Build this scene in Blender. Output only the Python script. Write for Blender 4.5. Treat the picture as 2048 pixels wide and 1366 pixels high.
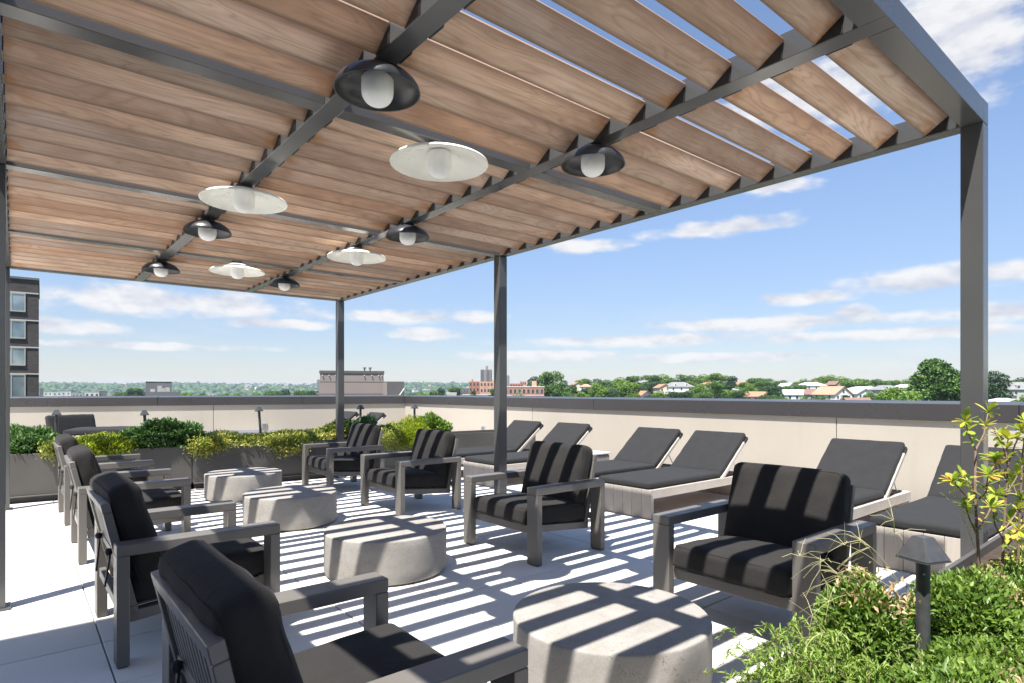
import bpy, bmesh, math, random
import numpy as np
from mathutils import Vector, Matrix, Euler

for o in list(bpy.data.objects):
    bpy.data.objects.remove(o, do_unlink=True)
SC = bpy.context.scene
COL = SC.collection
R = math.radians
random.seed(7)
RNG = np.random.default_rng(11)

# ------------------------------------------------------------------ camera
CAM_H = 1.37
YAW = R(39.728)
FPX = 1196.1
HY = 781.27
cam_d = bpy.data.cameras.new('camera')
cam_d.sensor_width = 36.0
cam_d.lens = FPX / 2048 * 36.0
cam_d.shift_y = (HY - 683.0) / 2048
cam_d.clip_start = 0.05
cam_d.clip_end = 30000
cam = bpy.data.objects.new('camera', cam_d)
cam.location = (0, 0, CAM_H)
cam.rotation_euler = (R(90), 0, -YAW)
COL.objects.link(cam)
SC.camera = cam
SN, CS = math.sin(YAW), math.cos(YAW)


def F(px, d):
    """ground position (x, y) seen in the photo's column px at distance d along the view axis"""
    l = (px - 1024) / FPX * d
    return d * SN + l * CS, d * CS - l * SN


def FZ(py, d):
    return CAM_H - (py - HY) * d / FPX


# ------------------------------------------------------------------ sun and sky
SUN_TRAVEL = Vector((0.445, 0.187, -1.0))
sun_d = bpy.data.lights.new('sun', 'SUN')
sun_d.energy = 4.2
sun_d.angle = R(0.53)
sun_d.color = (1.0, 0.955, 0.89)
sun = bpy.data.objects.new('sun', sun_d)
sun.rotation_euler = SUN_TRAVEL.to_track_quat('-Z', 'Y').to_euler()
sun.location = (-8, -3, 15)
COL.objects.link(sun)
SUN_EL = math.atan2(1.0, math.hypot(SUN_TRAVEL.x, SUN_TRAVEL.y))
SUN_AZ = math.atan2(-SUN_TRAVEL.x, -SUN_TRAVEL.y)

SC.view_settings.view_transform = 'Standard'
SC.view_settings.look = 'None'
SC.view_settings.gamma = 1.0
SC.view_settings.use_curve_mapping = False
SC.view_settings.exposure = 1.54

world = bpy.data.worlds.new('World')
SC.world = world
world.use_nodes = True
world.cycles.sampling_method = 'MANUAL'
world.cycles.sample_map_resolution = 512
SKY_STRENGTH = 0.071
CLOUD = 0.315       # cloud brightness before exposure


def build_world():
    nt = world.node_tree
    nt.nodes.clear()
    N = nt.nodes.new
    L = nt.links.new
    out = N('ShaderNodeOutputWorld')
    bg = N('ShaderNodeBackground')
    bg.inputs['Strength'].default_value = SKY_STRENGTH
    sky = N('ShaderNodeTexSky')
    sky.sky_type = 'NISHITA'
    sky.sun_disc = False
    sky.sun_elevation = SUN_EL
    sky.sun_rotation = SUN_AZ
    sky.altitude = 100
    sky.air_density = 1.0
    sky.dust_density = 0.15
    sky.ozone_density = 2.2
    geo = N('ShaderNodeTexCoord')
    sep = N('ShaderNodeSeparateXYZ')
    L(geo.outputs['Generated'], sep.inputs[0])

    def M(op, a, b=None, c=None):
        n = N('ShaderNodeMath')
        n.operation = op
        for i, v in enumerate((a, b, c)):
            if v is None:
                continue
            if isinstance(v, (int, float)):
                n.inputs[i].default_value = v
            else:
                L(v, n.inputs[i])
        return n.outputs[0]
    az = M('ARCTAN2', sep.outputs[0], sep.outputs[1])
    el = M('ARCSINE', M('MINIMUM', M('MAXIMUM', sep.outputs[2], -1.0), 1.0))
    comb = N('ShaderNodeCombineXYZ')
    L(az, comb.inputs[0])
    L(el, comb.inputs[1])
    # noise that breaks the cloud outlines up
    mp = N('ShaderNodeMapping')
    mp.inputs['Scale'].default_value = (13, 27, 1)
    L(comb.outputs[0], mp.inputs[0])
    nz = N('ShaderNodeTexNoise')
    nz.inputs['Scale'].default_value = 1.0
    nz.inputs['Detail'].default_value = 8
    nz.inputs['Roughness'].default_value = 0.54
    L(mp.outputs[0], nz.inputs[0])
    mp2 = N('ShaderNodeMapping')
    mp2.inputs['Scale'].default_value = (3.2, 14, 1)
    mp2.inputs['Location'].default_value = (4.1, 2.7, 0)
    L(comb.outputs[0], mp2.inputs[0])
    nz2 = N('ShaderNodeTexNoise')
    nz2.inputs['Scale'].default_value = 1.0
    nz2.inputs['Detail'].default_value = 9
    nz2.inputs['Roughness'].default_value = 0.6
    L(mp2.outputs[0], nz2.inputs[0])
    noise = M('SUBTRACT', nz.outputs['Fac'], 0.5)
    # clouds of the photograph: px, py, half width, half height
    cl = [(330, 603, 290, 30), (110, 652, 150, 18), (560, 648, 110, 11), (790, 632, 190, 15), (870, 668, 80, 13),
          (1465, 455, 150, 17), (1160, 491, 75, 15), (1870, 560, 170, 27), (1600, 597, 85, 14), (1710, 626, 52, 15),
          (1560, 646, 330, 15), (1270, 680, 240, 14), (1905, 40, 170, 150), (2030, 622, 130, 18), (1790, 668, 300, 13),
          (1610, 190, 170, 60), (1080, 712, 160, 10), (1450, 715, 260, 9), (250, 690, 300, 8), (2000, 545, 120, 22),
          (1560, 372, 75, 15)]
    dirs = []
    for px, py, w, h in cl:
        u = (px - 1024) / FPX
        v = (HY - py) / FPX
        a = YAW + math.atan(u)
        e = math.atan(v * math.cos(math.atan(u)))
        k = 1 / (1 + u * u)
        dirs.append((a, e, w / FPX * k, h / FPX * math.sqrt(k)))
    rr = random.Random(5)
    for i in range(10):            # the same kind of sky goes on outside the frame
        a = rr.uniform(1.45, 2 * math.pi - 0.15)
        if a > math.pi:
            a -= 2 * math.pi
        e = rr.choice([rr.uniform(.06, .2), rr.uniform(.1, .7)])
        w = rr.uniform(.08, .2)
        dirs.append((a, e, w, w * rr.uniform(.12, .4)))
    acc = None
    for a, e, w, h in dirs:
        m = N('ShaderNodeVectorMath')
        m.operation = 'MULTIPLY_ADD'
        L(comb.outputs[0], m.inputs[0])
        m.inputs[1].default_value = (1 / w, 1 / h, 0)
        m.inputs[2].default_value = (-a / w, -e / h, 0)
        d = N('ShaderNodeVectorMath')
        d.operation = 'LENGTH'
        L(m.outputs[0], d.inputs[0])
        acc = d.outputs['Value'] if acc is None else M('MINIMUM', acc, d.outputs['Value'])
    acc = M('SUBTRACT', 1.0, acc)
    # the same noise a little higher up: where it thins out upwards the cloud is lit from above
    mp3 = N('ShaderNodeMapping')
    mp3.inputs['Scale'].default_value = (13, 27, 1)
    mp3.inputs['Location'].default_value = (0, .38, 0)
    L(comb.outputs[0], mp3.inputs[0])
    nz3 = N('ShaderNodeTexNoise')
    nz3.inputs['Scale'].default_value = 1.0
    nz3.inputs['Detail'].default_value = 4
    nz3.inputs['Roughness'].default_value = 0.55
    L(mp3.outputs[0], nz3.inputs[0])
    shade = M('SUBTRACT', nz.outputs['Fac'], nz3.outputs['Fac'])
    # faint streaks low over the horizon
    streak = M('MULTIPLY', M('SUBTRACT', nz2.outputs['Fac'], 0.5), 2.4)
    low = N('ShaderNodeMapRange')
    low.interpolation_type = 'SMOOTHSTEP'
    L(el, low.inputs[0])
    low.inputs[1].default_value = 0.02
    low.inputs[2].default_value = 0.24
    low.inputs[3].default_value = 0.5
    low.inputs[4].default_value = 0.0
    st = M('MULTIPLY', M('MAXIMUM', streak, 0.0), low.outputs[0])
    dens = M('ADD', M('ADD', M('MULTIPLY', acc, 0.95), 0.12), M('MULTIPLY', noise, 2.3))
    mr = N('ShaderNodeMapRange')
    mr.interpolation_type = 'SMOOTHSTEP'
    L(dens, mr.inputs[0])
    mr.inputs[1].default_value = -0.12
    mr.inputs[2].default_value = 0.62
    mr.inputs[3].default_value = 0
    mr.inputs[4].default_value = 0.92
    mask = M('MINIMUM', M('ADD', mr.outputs[0], st), 0.92)
    # sunlit tops, blue-grey undersides
    sh = N('ShaderNodeMapRange')
    L(shade, sh.inputs[0])
    sh.inputs[1].default_value = -0.22
    sh.inputs[2].default_value = 0.10
    cc = N('ShaderNodeMix')
    cc.data_type = 'RGBA'
    k = CLOUD / SKY_STRENGTH
    cc.inputs['A'].default_value = (k * .70, k * .73, k * .83, 1)
    cc.inputs['B'].default_value = (k * 1.06, k * 1.05, k * 1.05, 1)
    L(sh.outputs[0], cc.inputs['Factor'])
    mx = N('ShaderNodeMix')
    mx.data_type = 'RGBA'
    L(mask, mx.inputs['Factor'])
    # thicker air low down takes some light out of the sky near the horizon
    ef = N('ShaderNodeMapRange')
    ef.interpolation_type = 'SMOOTHSTEP'
    L(el, ef.inputs[0])
    ef.inputs[1].default_value = -0.03
    ef.inputs[2].default_value = 0.36
    ef.inputs[3].default_value = 0.0
    ef.inputs[4].default_value = 1.0
    tc = N('ShaderNodeMix')
    tc.data_type = 'RGBA'
    tc.inputs['A'].default_value = (.535, .507, .565, 1)
    tc.inputs['B'].default_value = (.985, .945, .96, 1)
    L(ef.outputs[0], tc.inputs['Factor'])
    tm = N('ShaderNodeMix')
    tm.data_type = 'RGBA'
    tm.blend_type = 'MULTIPLY'
    tm.inputs['Factor'].default_value = 1.0
    L(sky.outputs[0], tm.inputs['A'])
    L(tc.outputs['Result'], tm.inputs['B'])
    L(tm.outputs['Result'], mx.inputs['A'])
    L(cc.outputs['Result'], mx.inputs['B'])
    L(mx.outputs['Result'], bg.inputs['Color'])
    L(bg.outputs[0], out.inputs[0])


build_world()

# ------------------------------------------------------------------ materials
MATS = {}


class NT:
    def __init__(s, name):
        m = bpy.data.materials.new(name)
        m.use_nodes = True
        s.m = m
        s.nt = m.node_tree
        s.b = s.nt.nodes['Principled BSDF']
        s.out = s.nt.nodes['Material Output']
        MATS[name] = m

    def N(s, t, **kw):
        n = s.nt.nodes.new('ShaderNode' + t)
        for k, v in kw.items():
            setattr(n, k, v)
        return n

    def L(s, a, b):
        s.nt.links.new(a, b)

    def noise(s, vec, scale, detail=4, rough=.55, dist=0):
        n = s.N('TexNoise')
        n.inputs['Scale'].default_value = scale
        n.inputs['Detail'].default_value = detail
        n.inputs['Roughness'].default_value = rough
        n.inputs['Distortion'].default_value = dist
        if vec is not None:
            s.L(vec, n.inputs['Vector'])
        return n.outputs['Fac']

    def ramp(s, fac, stops):
        r = s.N('ValToRGB')
        e = r.color_ramp.elements
        while len(e) < len(stops):
            e.new(.5)
        for i, (p, c) in enumerate(stops):
            e[i].position = p
            e[i].color = (*c, 1)
        s.L(fac, r.inputs[0])
        return r.outputs[0]

    def mix(s, fac, a, b, mode='MIX'):
        n = s.N('Mix', data_type='RGBA', blend_type=mode)
        for key, v in (('Factor', fac), ('A', a), ('B', b)):
            if isinstance(v, (int, float)):
                n.inputs[key].default_value = v
            elif isinstance(v, tuple):
                n.inputs[key].default_value = (*v, 1)
            else:
                s.L(v, n.inputs[key])
        return n.outputs['Result']

    def math(s, op, a, b=0.0):
        n = s.N('Math', operation=op)
        for i, v in enumerate((a, b)):
            if isinstance(v, (int, float)):
                n.inputs[i].default_value = v
            else:
                s.L(v, n.inputs[i])
        return n.outputs[0]

    def mapping(s, vec, scale=(1, 1, 1), loc=None):
        n = s.N('Mapping')
        n.inputs['Scale'].default_value = scale
        s.L(vec, n.inputs['Vector'])
        if loc is not None:
            s.L(loc, n.inputs['Location'])
        return n.outputs[0]

    def coords(s):
        return s.N('TexCoord').outputs['Object']

    def world(s):
        return s.N('NewGeometry').outputs['Position']

    def rand(s):
        return s.N('ObjectInfo').outputs['Random']

    def bump(s, h, strength=.2, dist=.01):
        n = s.N('Bump')
        n.inputs['Strength'].default_value = strength
        n.inputs['Distance'].default_value = dist
        s.L(h, n.inputs['Height'])
        s.L(n.outputs[0], s.b.inputs['Normal'])

    def set(s, color=None, rough=None, metal=None, spec=None):
        for key, v in (('Base Color', color), ('Roughness', rough), ('Metallic', metal), ('Specular IOR Level', spec)):
            if v is None:
                continue
            if isinstance(v, (int, float)):
                s.b.inputs[key].default_value = v
            elif isinstance(v, tuple):
                s.b.inputs[key].default_value = (*v, 1)
            else:
                s.L(v, s.b.inputs[key])


def mul(c, k):
    return tuple(min(1, x * k) for x in c)


def mat_paint(name, c, rough=.4, var=.12, scale=3, bump=0.0, metal=0.0, spec=.5, fine=220):
    n = NT(name)
    w = n.world()
    a = n.noise(w, scale, 5)
    col = n.ramp(a, [(.25, mul(c, 1 - var)), (.75, mul(c, 1 + var))])
    rg = n.ramp(n.noise(w, scale * 2.3, 6, .65), [(.3, (rough * .82,) * 3), (.7, (min(1, rough * 1.2),) * 3)])
    n.set(col, rg, metal, spec)
    if bump:
        n.bump(n.noise(w, fine, 2), bump, .002)
    return n.m


mat_paint('pergola_metal', (.072, .074, .075), .2, .08, 2.0, .015)
mat_paint('chair_metal', (.124, .115, .105), .42, .08, 4, .05)
mat_paint('planter_metal', (.082, .077, .072), .45, .12, 1.3, .06)
mat_paint('coping_metal', (.042, .039, .040), .3, .04, .7, .01)
mat_paint('bracket_black', (.02, .02, .022), .5, .1, 6)
mat_paint('lamp_black', (.03, .032, .036), .33, .08, 8)
mat_paint('lamp_white', (.86, .86, .79), .3, .05, 5)
mat_paint('bollard_black', (.055, .057, .06), .38, .25, 30, .25, fine=500)
mat_paint('rod_metal', (.5, .5, .5), .3, .05, 5, metal=.8)
mat_paint('box_grey', (.3, .3, .3), .45, .1, 9)
mat_paint('gap_dark', (.05, .05, .052), .9, .2, 4)
mat_paint('soil', (.045, .03, .02), .95, .5, 30, .6, fine=60)
mat_paint('rubber', (.02, .02, .02), .7, .2, 9)


def mat_frost():
    n = NT('frosted_glass')
    n.set((.95, .955, .94), .55, 0, .4)
    n.b.inputs['Subsurface Weight'].default_value = .35
    n.b.inputs['Subsurface Radius'].default_value = (.05, .05, .05)
    w = n.coords()
    n.bump(n.noise(w, 160, 2), .05, .002)


mat_frost()


def mat_fabric(name, c):
    n = NT(name)
    o = n.coords()
    g = n.mapping(o, (420, 420, 420))
    weave = n.noise(g, 1.0, 2, .5)
    blot = n.noise(n.world(), 9, 4)
    col = n.mix(.55, n.ramp(weave, [(.3, mul(c, .62)), (.7, mul(c, 1.42))]), n.ramp(blot, [(.3, mul(c, .86)), (.7, mul(c, 1.14))]))
    n.set(col, .92, 0, .18)
    n.b.inputs['Sheen Weight'].default_value = .04
    n.b.inputs['Sheen Roughness'].default_value = .5
    wr = n.noise(n.world(), 14, 3, .6, .6)
    n.bump(n.math('ADD', n.math('MULTIPLY', weave, .12), n.math('MULTIPLY', wr, .9)), .35, .012)


mat_fabric('cushion_black', (.023, .0218, .021))
mat_fabric('lounger_fabric', (.0245, .0248, .0258))
mat_fabric('pale_fabric', (.13, .13, .145))


def mat_slat():
    n = NT('slat_wood')
    o = n.coords()
    r = n.rand()
    cm = n.N('CombineXYZ')
    n.L(n.math('MULTIPLY', r, 37.0), cm.inputs[0])
    n.L(n.math('MULTIPLY', r, 91.0), cm.inputs[1])
    n.L(n.math('MULTIPLY', r, 53.0), cm.inputs[2])
    p = n.mapping(o, (1.0, 8.0, 8.0), cm.outputs[0])
    # long cathedral grain
    warp = n.noise(p, .8, 2, .45, .7)
    wv = n.math('FRACT', n.math('MULTIPLY', warp, 15.0))
    rings = n.ramp(wv, [(0, (1, 1, 1)), (.18, (.25,) * 3), (.55, (0, 0, 0)), (.85, (.3,) * 3), (1, (.9,) * 3)])
    fib = n.noise(n.mapping(o, (3.0, 170, 170), cm.outputs[0]), 1, 3, .6)
    blot = n.noise(n.mapping(o, (1.6, 5, 5), cm.outputs[0]), 1.0, 5, .6, .3)
    base = n.ramp(blot, [(.30, (.37, .265, .20)), (.5, (.55, .43, .35)), (.70, (.71, .59, .505))])
    tint = n.ramp(r, [(0, (.50, .46, .44)), (.12, (1.10, 1.02, .95)), (.26, (.70, .62, .56)), (.40, (1.42, 1.31, 1.2)), (.54, (.66, .66, .67)), (.68, (1.28, 1.18, 1.06)), (.84, (.86, .66, .52)), (1, (1.3, 1.15, 1.0))])
    base = n.mix(1.0, base, tint, 'MULTIPLY')
    base = n.mix(n.math('MULTIPLY', rings, .42), base, (.20, .125, .085), 'MIX')
    base = n.mix(.22, base, n.ramp(fib, [(.3, (.14, .095, .07)), (.7, (.58, .45, .36))]))
    # rust-coloured stains towards some of the fixings
    sx = n.N('SeparateXYZ')
    n.L(o, sx.inputs[0])
    endm = n.N('MapRange')
    n.L(n.math('ABSOLUTE', sx.outputs[0]), endm.inputs[0])
    endm.inputs[1].default_value = .44
    endm.inputs[2].default_value = .62
    spot = n.ramp(n.noise(n.mapping(o, (5, 9, 9), cm.outputs[0]), 1, 3), [(.47, (0, 0, 0)), (.62, (1, 1, 1))])
    st = n.math('MULTIPLY', endm.outputs[0], spot)
    base = n.mix(n.math('MULTIPLY', st, .75), base, (.33, .14, .035))
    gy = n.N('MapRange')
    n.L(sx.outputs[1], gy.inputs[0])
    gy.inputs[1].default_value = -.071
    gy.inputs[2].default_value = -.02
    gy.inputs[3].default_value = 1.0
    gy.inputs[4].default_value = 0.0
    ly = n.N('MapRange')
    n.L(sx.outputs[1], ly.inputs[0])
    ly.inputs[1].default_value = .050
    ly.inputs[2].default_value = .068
    edge_shade = n.math('MAXIMUM', gy.outputs[0], n.math('MULTIPLY', ly.outputs[0], 1.1))  # shade lines between boards, painted along both slat edges
    board_shade = n.math('MULTIPLY', edge_shade, n.math('ADD', n.math('MULTIPLY', blot, .9), .25))
    base = n.mix(n.math('MULTIPLY', board_shade, .9), base, (.15, .10, .072))
    n.set(base, .72, 0, .3)
    n.bump(n.math('ADD', fib, n.math('MULTIPLY', rings, .3)), .25, .003)


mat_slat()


def mat_teak(name, c1, c2, c3):
    n = NT(name)
    o = n.world()
    r = n.rand()
    cm = n.N('CombineXYZ')
    for i, k in enumerate((37.0, 91.0, 53.0)):
        n.L(n.math('MULTIPLY', r, k), cm.inputs[i])
    gr = n.N('TexCoord').outputs['Object']
    fib = n.noise(n.mapping(gr, (5, 60, 5), cm.outputs[0]), 1, 5, .65, .3)
    blot = n.noise(n.mapping(o, (2, 2, 4), cm.outputs[0]), 1, 4)
    base = n.ramp(blot, [(.3, c1), (.55, c2), (.75, c3)])
    base = n.mix(.35, base, n.ramp(fib, [(.3, mul(c1, .6)), (.7, mul(c3, 1.1))]))
    base = n.mix(.5, base, n.ramp(r, [(0, mul(c2, .85)), (1, mul(c2, 1.12))]))
    n.set(base, .8, 0, .25)
    n.bump(fib, .25, .003)


mat_teak('weathered_teak', (.33, .285, .245), (.41, .37, .33), (.48, .445, .405))
mat_teak('brown_teak', (.19, .115, .07), (.26, .165, .105), (.33, .22, .15))


def mat_paver():
    n = NT('paver_concrete')
    w = n.world()
    r = n.rand()
    big = n.noise(w, 1.1, 5, .6)
    fine = n.noise(w, 90, 3, .6)
    c = n.ramp(big, [(.3, (.59, .57, .535)), (.7, (.71, .69, .65))])
    c = n.mix(.35, c, n.ramp(fine, [(.3, (.56, .55, .535)), (.72, (.78, .77, .75))]))
    c = n.mix(.5, c, n.ramp(r, [(0, (.56, .54, .50)), (1, (.75, .725, .675))]), 'MIX')
    stain = n.ramp(n.noise(w, 2.7, 6, .68, .8), [(.60, (0, 0, 0)), (.78, (1, 1, 1))])
    c = n.mix(n.math('MULTIPLY', stain, .42), c, (.38, .37, .35))
    speck = n.ramp(n.noise(w, 210, 2, .5), [(.70, (0, 0, 0)), (.78, (1, 1, 1))])
    c = n.mix(n.math('MULTIPLY', speck, .2), c, (.30, .29, .28))
    n.set(c, .86, 0, .25)
    n.bump(n.noise(w, 240, 3), .15, .002)


mat_paver()


def mat_drum():
    n = NT('drum_concrete')
    w = n.world()
    big = n.noise(w, 5.0, 6, .68, .5)
    c = n.ramp(big, [(.3, (.225, .206, .184)), (.5, (.285, .267, .243)), (.72, (.34, .326, .303))])
    c = n.mix(.3, c, n.ramp(n.noise(w, 120, 3, .6), [(.3, (.165, .156, .147)), (.7, (.345, .332, .315))]))
    # air pits, in loose clusters
    v = n.N('TexVoronoi')
    v.inputs['Scale'].default_value = 120
    dn = n.N('TexNoise')
    dn.inputs['Scale'].default_value = 45
    n.L(w, dn.inputs['Vector'])
    dv = n.N('VectorMath', operation='MULTIPLY_ADD')
    n.L(dn.outputs['Color'], dv.inputs[0])
    dv.inputs[1].default_value = (.03, .03, .03)
    n.L(w, dv.inputs[2])
    n.L(dv.outputs[0], v.inputs['Vector'])
    pit = n.ramp(v.outputs['Distance'], [(.20, (1, 1, 1)), (.33, (0, 0, 0))])
    clus = n.ramp(n.noise(w, 10, 6, .72, .8), [(.54, (0, 0, 0)), (.62, (1, 1, 1))])
    pm = n.math('MULTIPLY', pit, clus)
    c = n.mix(n.math('MULTIPLY', pm, .85), c, (.07, .066, .062))
    n.set(c, .8, 0, .28)
    n.bump(n.math('SUBTRACT', n.math('MULTIPLY', n.noise(w, 160, 3), .25), pm), .45, .004)


mat_drum()


def mat_stucco(name, c):
    n = NT(name)
    w = n.world()
    a = n.noise(w, .8, 5, .6)
    b = n.noise(w, 150, 2)
    col = n.mix(.3, n.ramp(a, [(.3, mul(c, .93)), (.7, mul(c, 1.04))]), n.ramp(b, [(.3, mul(c, .9)), (.7, mul(c, 1.08))]))
    drip = n.ramp(n.noise(n.mapping(w, (5, 5, .5)), 1, 4, .6), [(.58, (0, 0, 0)), (.8, (1, 1, 1))])
    col = n.mix(n.math('MULTIPLY', drip, .28), col, mul(c, .74))
    n.set(col, .9, 0, .2)
    n.bump(b, .25, .003)


mat_stucco('stucco_cream', (.385, .348, .295))


def mat_leaf(name, stops, trans=.3, rough=.42):
    n = NT(name)
    at = n.N('Attribute', attribute_name='lv')
    col = n.ramp(at.outputs['Fac'], stops)
    n.set(col, rough, 0, .4)
    tr = n.N('BsdfTranslucent')
    n.L(n.mix(1.0, col, (1.25, 1.35, .6), 'MULTIPLY'), tr.inputs['Color'])
    ms = n.N('MixShader')
    ms.inputs[0].default_value = trans
    n.L(n.b.outputs[0], ms.inputs[1])
    n.L(tr.outputs[0], ms.inputs[2])
    n.L(ms.outputs[0], n.out.inputs['Surface'])


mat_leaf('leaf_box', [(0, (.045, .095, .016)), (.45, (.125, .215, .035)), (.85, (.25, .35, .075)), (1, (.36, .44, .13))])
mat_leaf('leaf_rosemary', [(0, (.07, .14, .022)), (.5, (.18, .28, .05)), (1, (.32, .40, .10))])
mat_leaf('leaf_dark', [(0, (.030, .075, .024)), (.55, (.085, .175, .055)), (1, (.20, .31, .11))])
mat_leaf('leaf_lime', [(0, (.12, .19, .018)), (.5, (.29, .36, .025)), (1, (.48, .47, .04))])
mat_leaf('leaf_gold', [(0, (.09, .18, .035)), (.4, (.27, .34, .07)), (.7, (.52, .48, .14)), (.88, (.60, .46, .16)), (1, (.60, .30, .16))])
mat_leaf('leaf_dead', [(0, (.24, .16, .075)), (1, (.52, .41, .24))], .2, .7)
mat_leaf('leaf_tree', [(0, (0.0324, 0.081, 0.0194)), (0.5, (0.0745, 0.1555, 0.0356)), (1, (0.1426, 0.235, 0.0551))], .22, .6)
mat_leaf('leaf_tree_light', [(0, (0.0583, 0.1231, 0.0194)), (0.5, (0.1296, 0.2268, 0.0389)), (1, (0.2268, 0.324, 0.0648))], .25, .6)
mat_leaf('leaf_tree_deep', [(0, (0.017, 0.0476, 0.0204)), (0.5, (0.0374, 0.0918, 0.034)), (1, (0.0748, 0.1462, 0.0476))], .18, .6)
mat_paint('bark', (.10, .07, .05), .9, .3, 20, .5, fine=60)
mat_paint('twig', (.17, .11, .08), .85, .35, 40, .3)


def mat_obj_leaf():
    n = NT('leaf_azalea')
    r = n.rand()
    o = n.coords()
    sx = n.N('SeparateXYZ')
    n.L(o, sx.inputs[0])
    col = n.ramp(r, [(0, (.13, .24, .03)), (.4, (.27, .36, .04)), (.68, (.46, .47, .06)), (.9, (.55, .48, .12)), (1, (.48, .22, .08))])
    vein = n.math('ABSOLUTE', sx.outputs[1])
    col = n.mix(n.ramp(n.math('MULTIPLY', vein, 300), [(0, (.55,) * 3), (1, (0, 0, 0))]), col, (.50, .48, .16))
    n.set(col, .4, 0, .4)
    tr = n.N('BsdfTranslucent')
    n.L(n.mix(1.0, col, (1.2, 1.25, .6), 'MULTIPLY'), tr.inputs['Color'])
    ms = n.N('MixShader')
    ms.inputs[0].default_value = .35
    n.L(n.b.outputs[0], ms.inputs[1])
    n.L(tr.outputs[0], ms.inputs[2])
    n.L(ms.outputs[0], n.out.inputs['Surface'])


mat_obj_leaf()
mat_paint('straw', (.42, .40, .20), .7, .2, 30)


def mat_ground():
    n = NT('city_ground')
    w = n.world()
    a = n.noise(w, .012, 6, .6)
    b = n.noise(w, .08, 5, .6)
    c = n.ramp(b, [(.35, (.022, .045, .014)), (.6, (.05, .08, .025)), (.75, (.16, .15, .13))])
    c = n.mix(n.ramp(a, [(.45, (0, 0, 0)), (.6, (.5, .5, .5))]), c, (.10, .10, .095))
    n.set(c, .95, 0, .1)


mat_ground()


def mat_brick(name, c, c2, scale=1.0):
    n = NT(name)
    o = n.N('TexCoord').outputs['Object']
    sx = n.N('SeparateXYZ')
    n.L(o, sx.inputs[0])
    cm = n.N('CombineXYZ')
    n.L(n.math('ADD', sx.outputs[0], sx.outputs[1]), cm.inputs[0])
    n.L(sx.outputs[2], cm.inputs[1])
    b = n.N('TexBrick')
    b.inputs['Scale'].default_value = scale
    b.inputs['Color1'].default_value = (*c, 1)
    b.inputs['Color2'].default_value = (*c2, 1)
    b.inputs['Mortar'].default_value = (*mul(c, 1.5), 1)
    b.inputs['Mortar Size'].default_value = .008
    b.inputs['Brick Width'].default_value = .5
    b.inputs['Row Height'].default_value = .16
    n.L(cm.outputs[0], b.inputs['Vector'])
    col = n.mix(.3, b.outputs['Color'], n.ramp(n.noise(n.world(), .4, 5), [(.3, mul(c, .7)), (.7, mul(c2, 1.2))]))
    n.set(col, .85, 0, .25)


mat_brick('brick_dark', (.055, .048, .047), (.095, .082, .078), 1.2)
mat_brick('brick_red', (.27, .115, .085), (.35, .165, .12), .5)
mat_brick('brick_tan', (.40, .22, .16), (.48, .29, .22), .5)
mat_paint('facade_taupe', (.235, .195, .18), .85, .06, .3)
mat_paint('facade_taupe_dark', (.085, .078, .08), .8, .06, .3)
mat_paint('facade_white', (.62, .60, .56), .85, .08, .2)
mat_paint('facade_grey', (.135, .14, .145), .8, .1, .3)
mat_paint('facade_pale', (.40, .38, .36), .85, .1, .3)
mat_paint('facade_tower', (.20, .17, .175), .8, .08, .1)
mat_paint('stone_band', (.5, .47, .43), .8, .1, 2)
mat_paint('house_white', (.70, .69, .66), .8, .06, .7)
mat_paint('house_cream', (.60, .54, .42), .8, .06, .7)
mat_paint('house_grey', (.38, .38, .37), .8, .06, .7)
mat_paint('roof_grey', (.19, .19, .19), .9, .2, 1.2)
mat_paint('roof_pale', (.42, .43, .42), .85, .12, 1.2)
mat_paint('roof_brown', (.19, .115, .09), .9, .2, 1.2)
mat_paint('roof_tan', (.33, .225, .15), .9, .15, 1.2)
mat_paint('roof_orange', (.33, .17, .105), .9, .15, 1.2)
mat_paint('window_dark', (.05, .055, .06), .2, .2, 1)
mat_paint('window_frame_metal', (.42, .38, .32), .5, .1, 2)


def mat_glass():
    n = NT('window_glass')
    w = n.world()
    col = n.ramp(n.noise(w, .35, 3), [(.35, (.16, .22, .25)), (.65, (.40, .45, .46))])
    n.set(col, .06, 0, .9)
    n.b.inputs['Metallic'].default_value = .35


mat_glass()

# ------------------------------------------------------------------ mesh helpers


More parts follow.
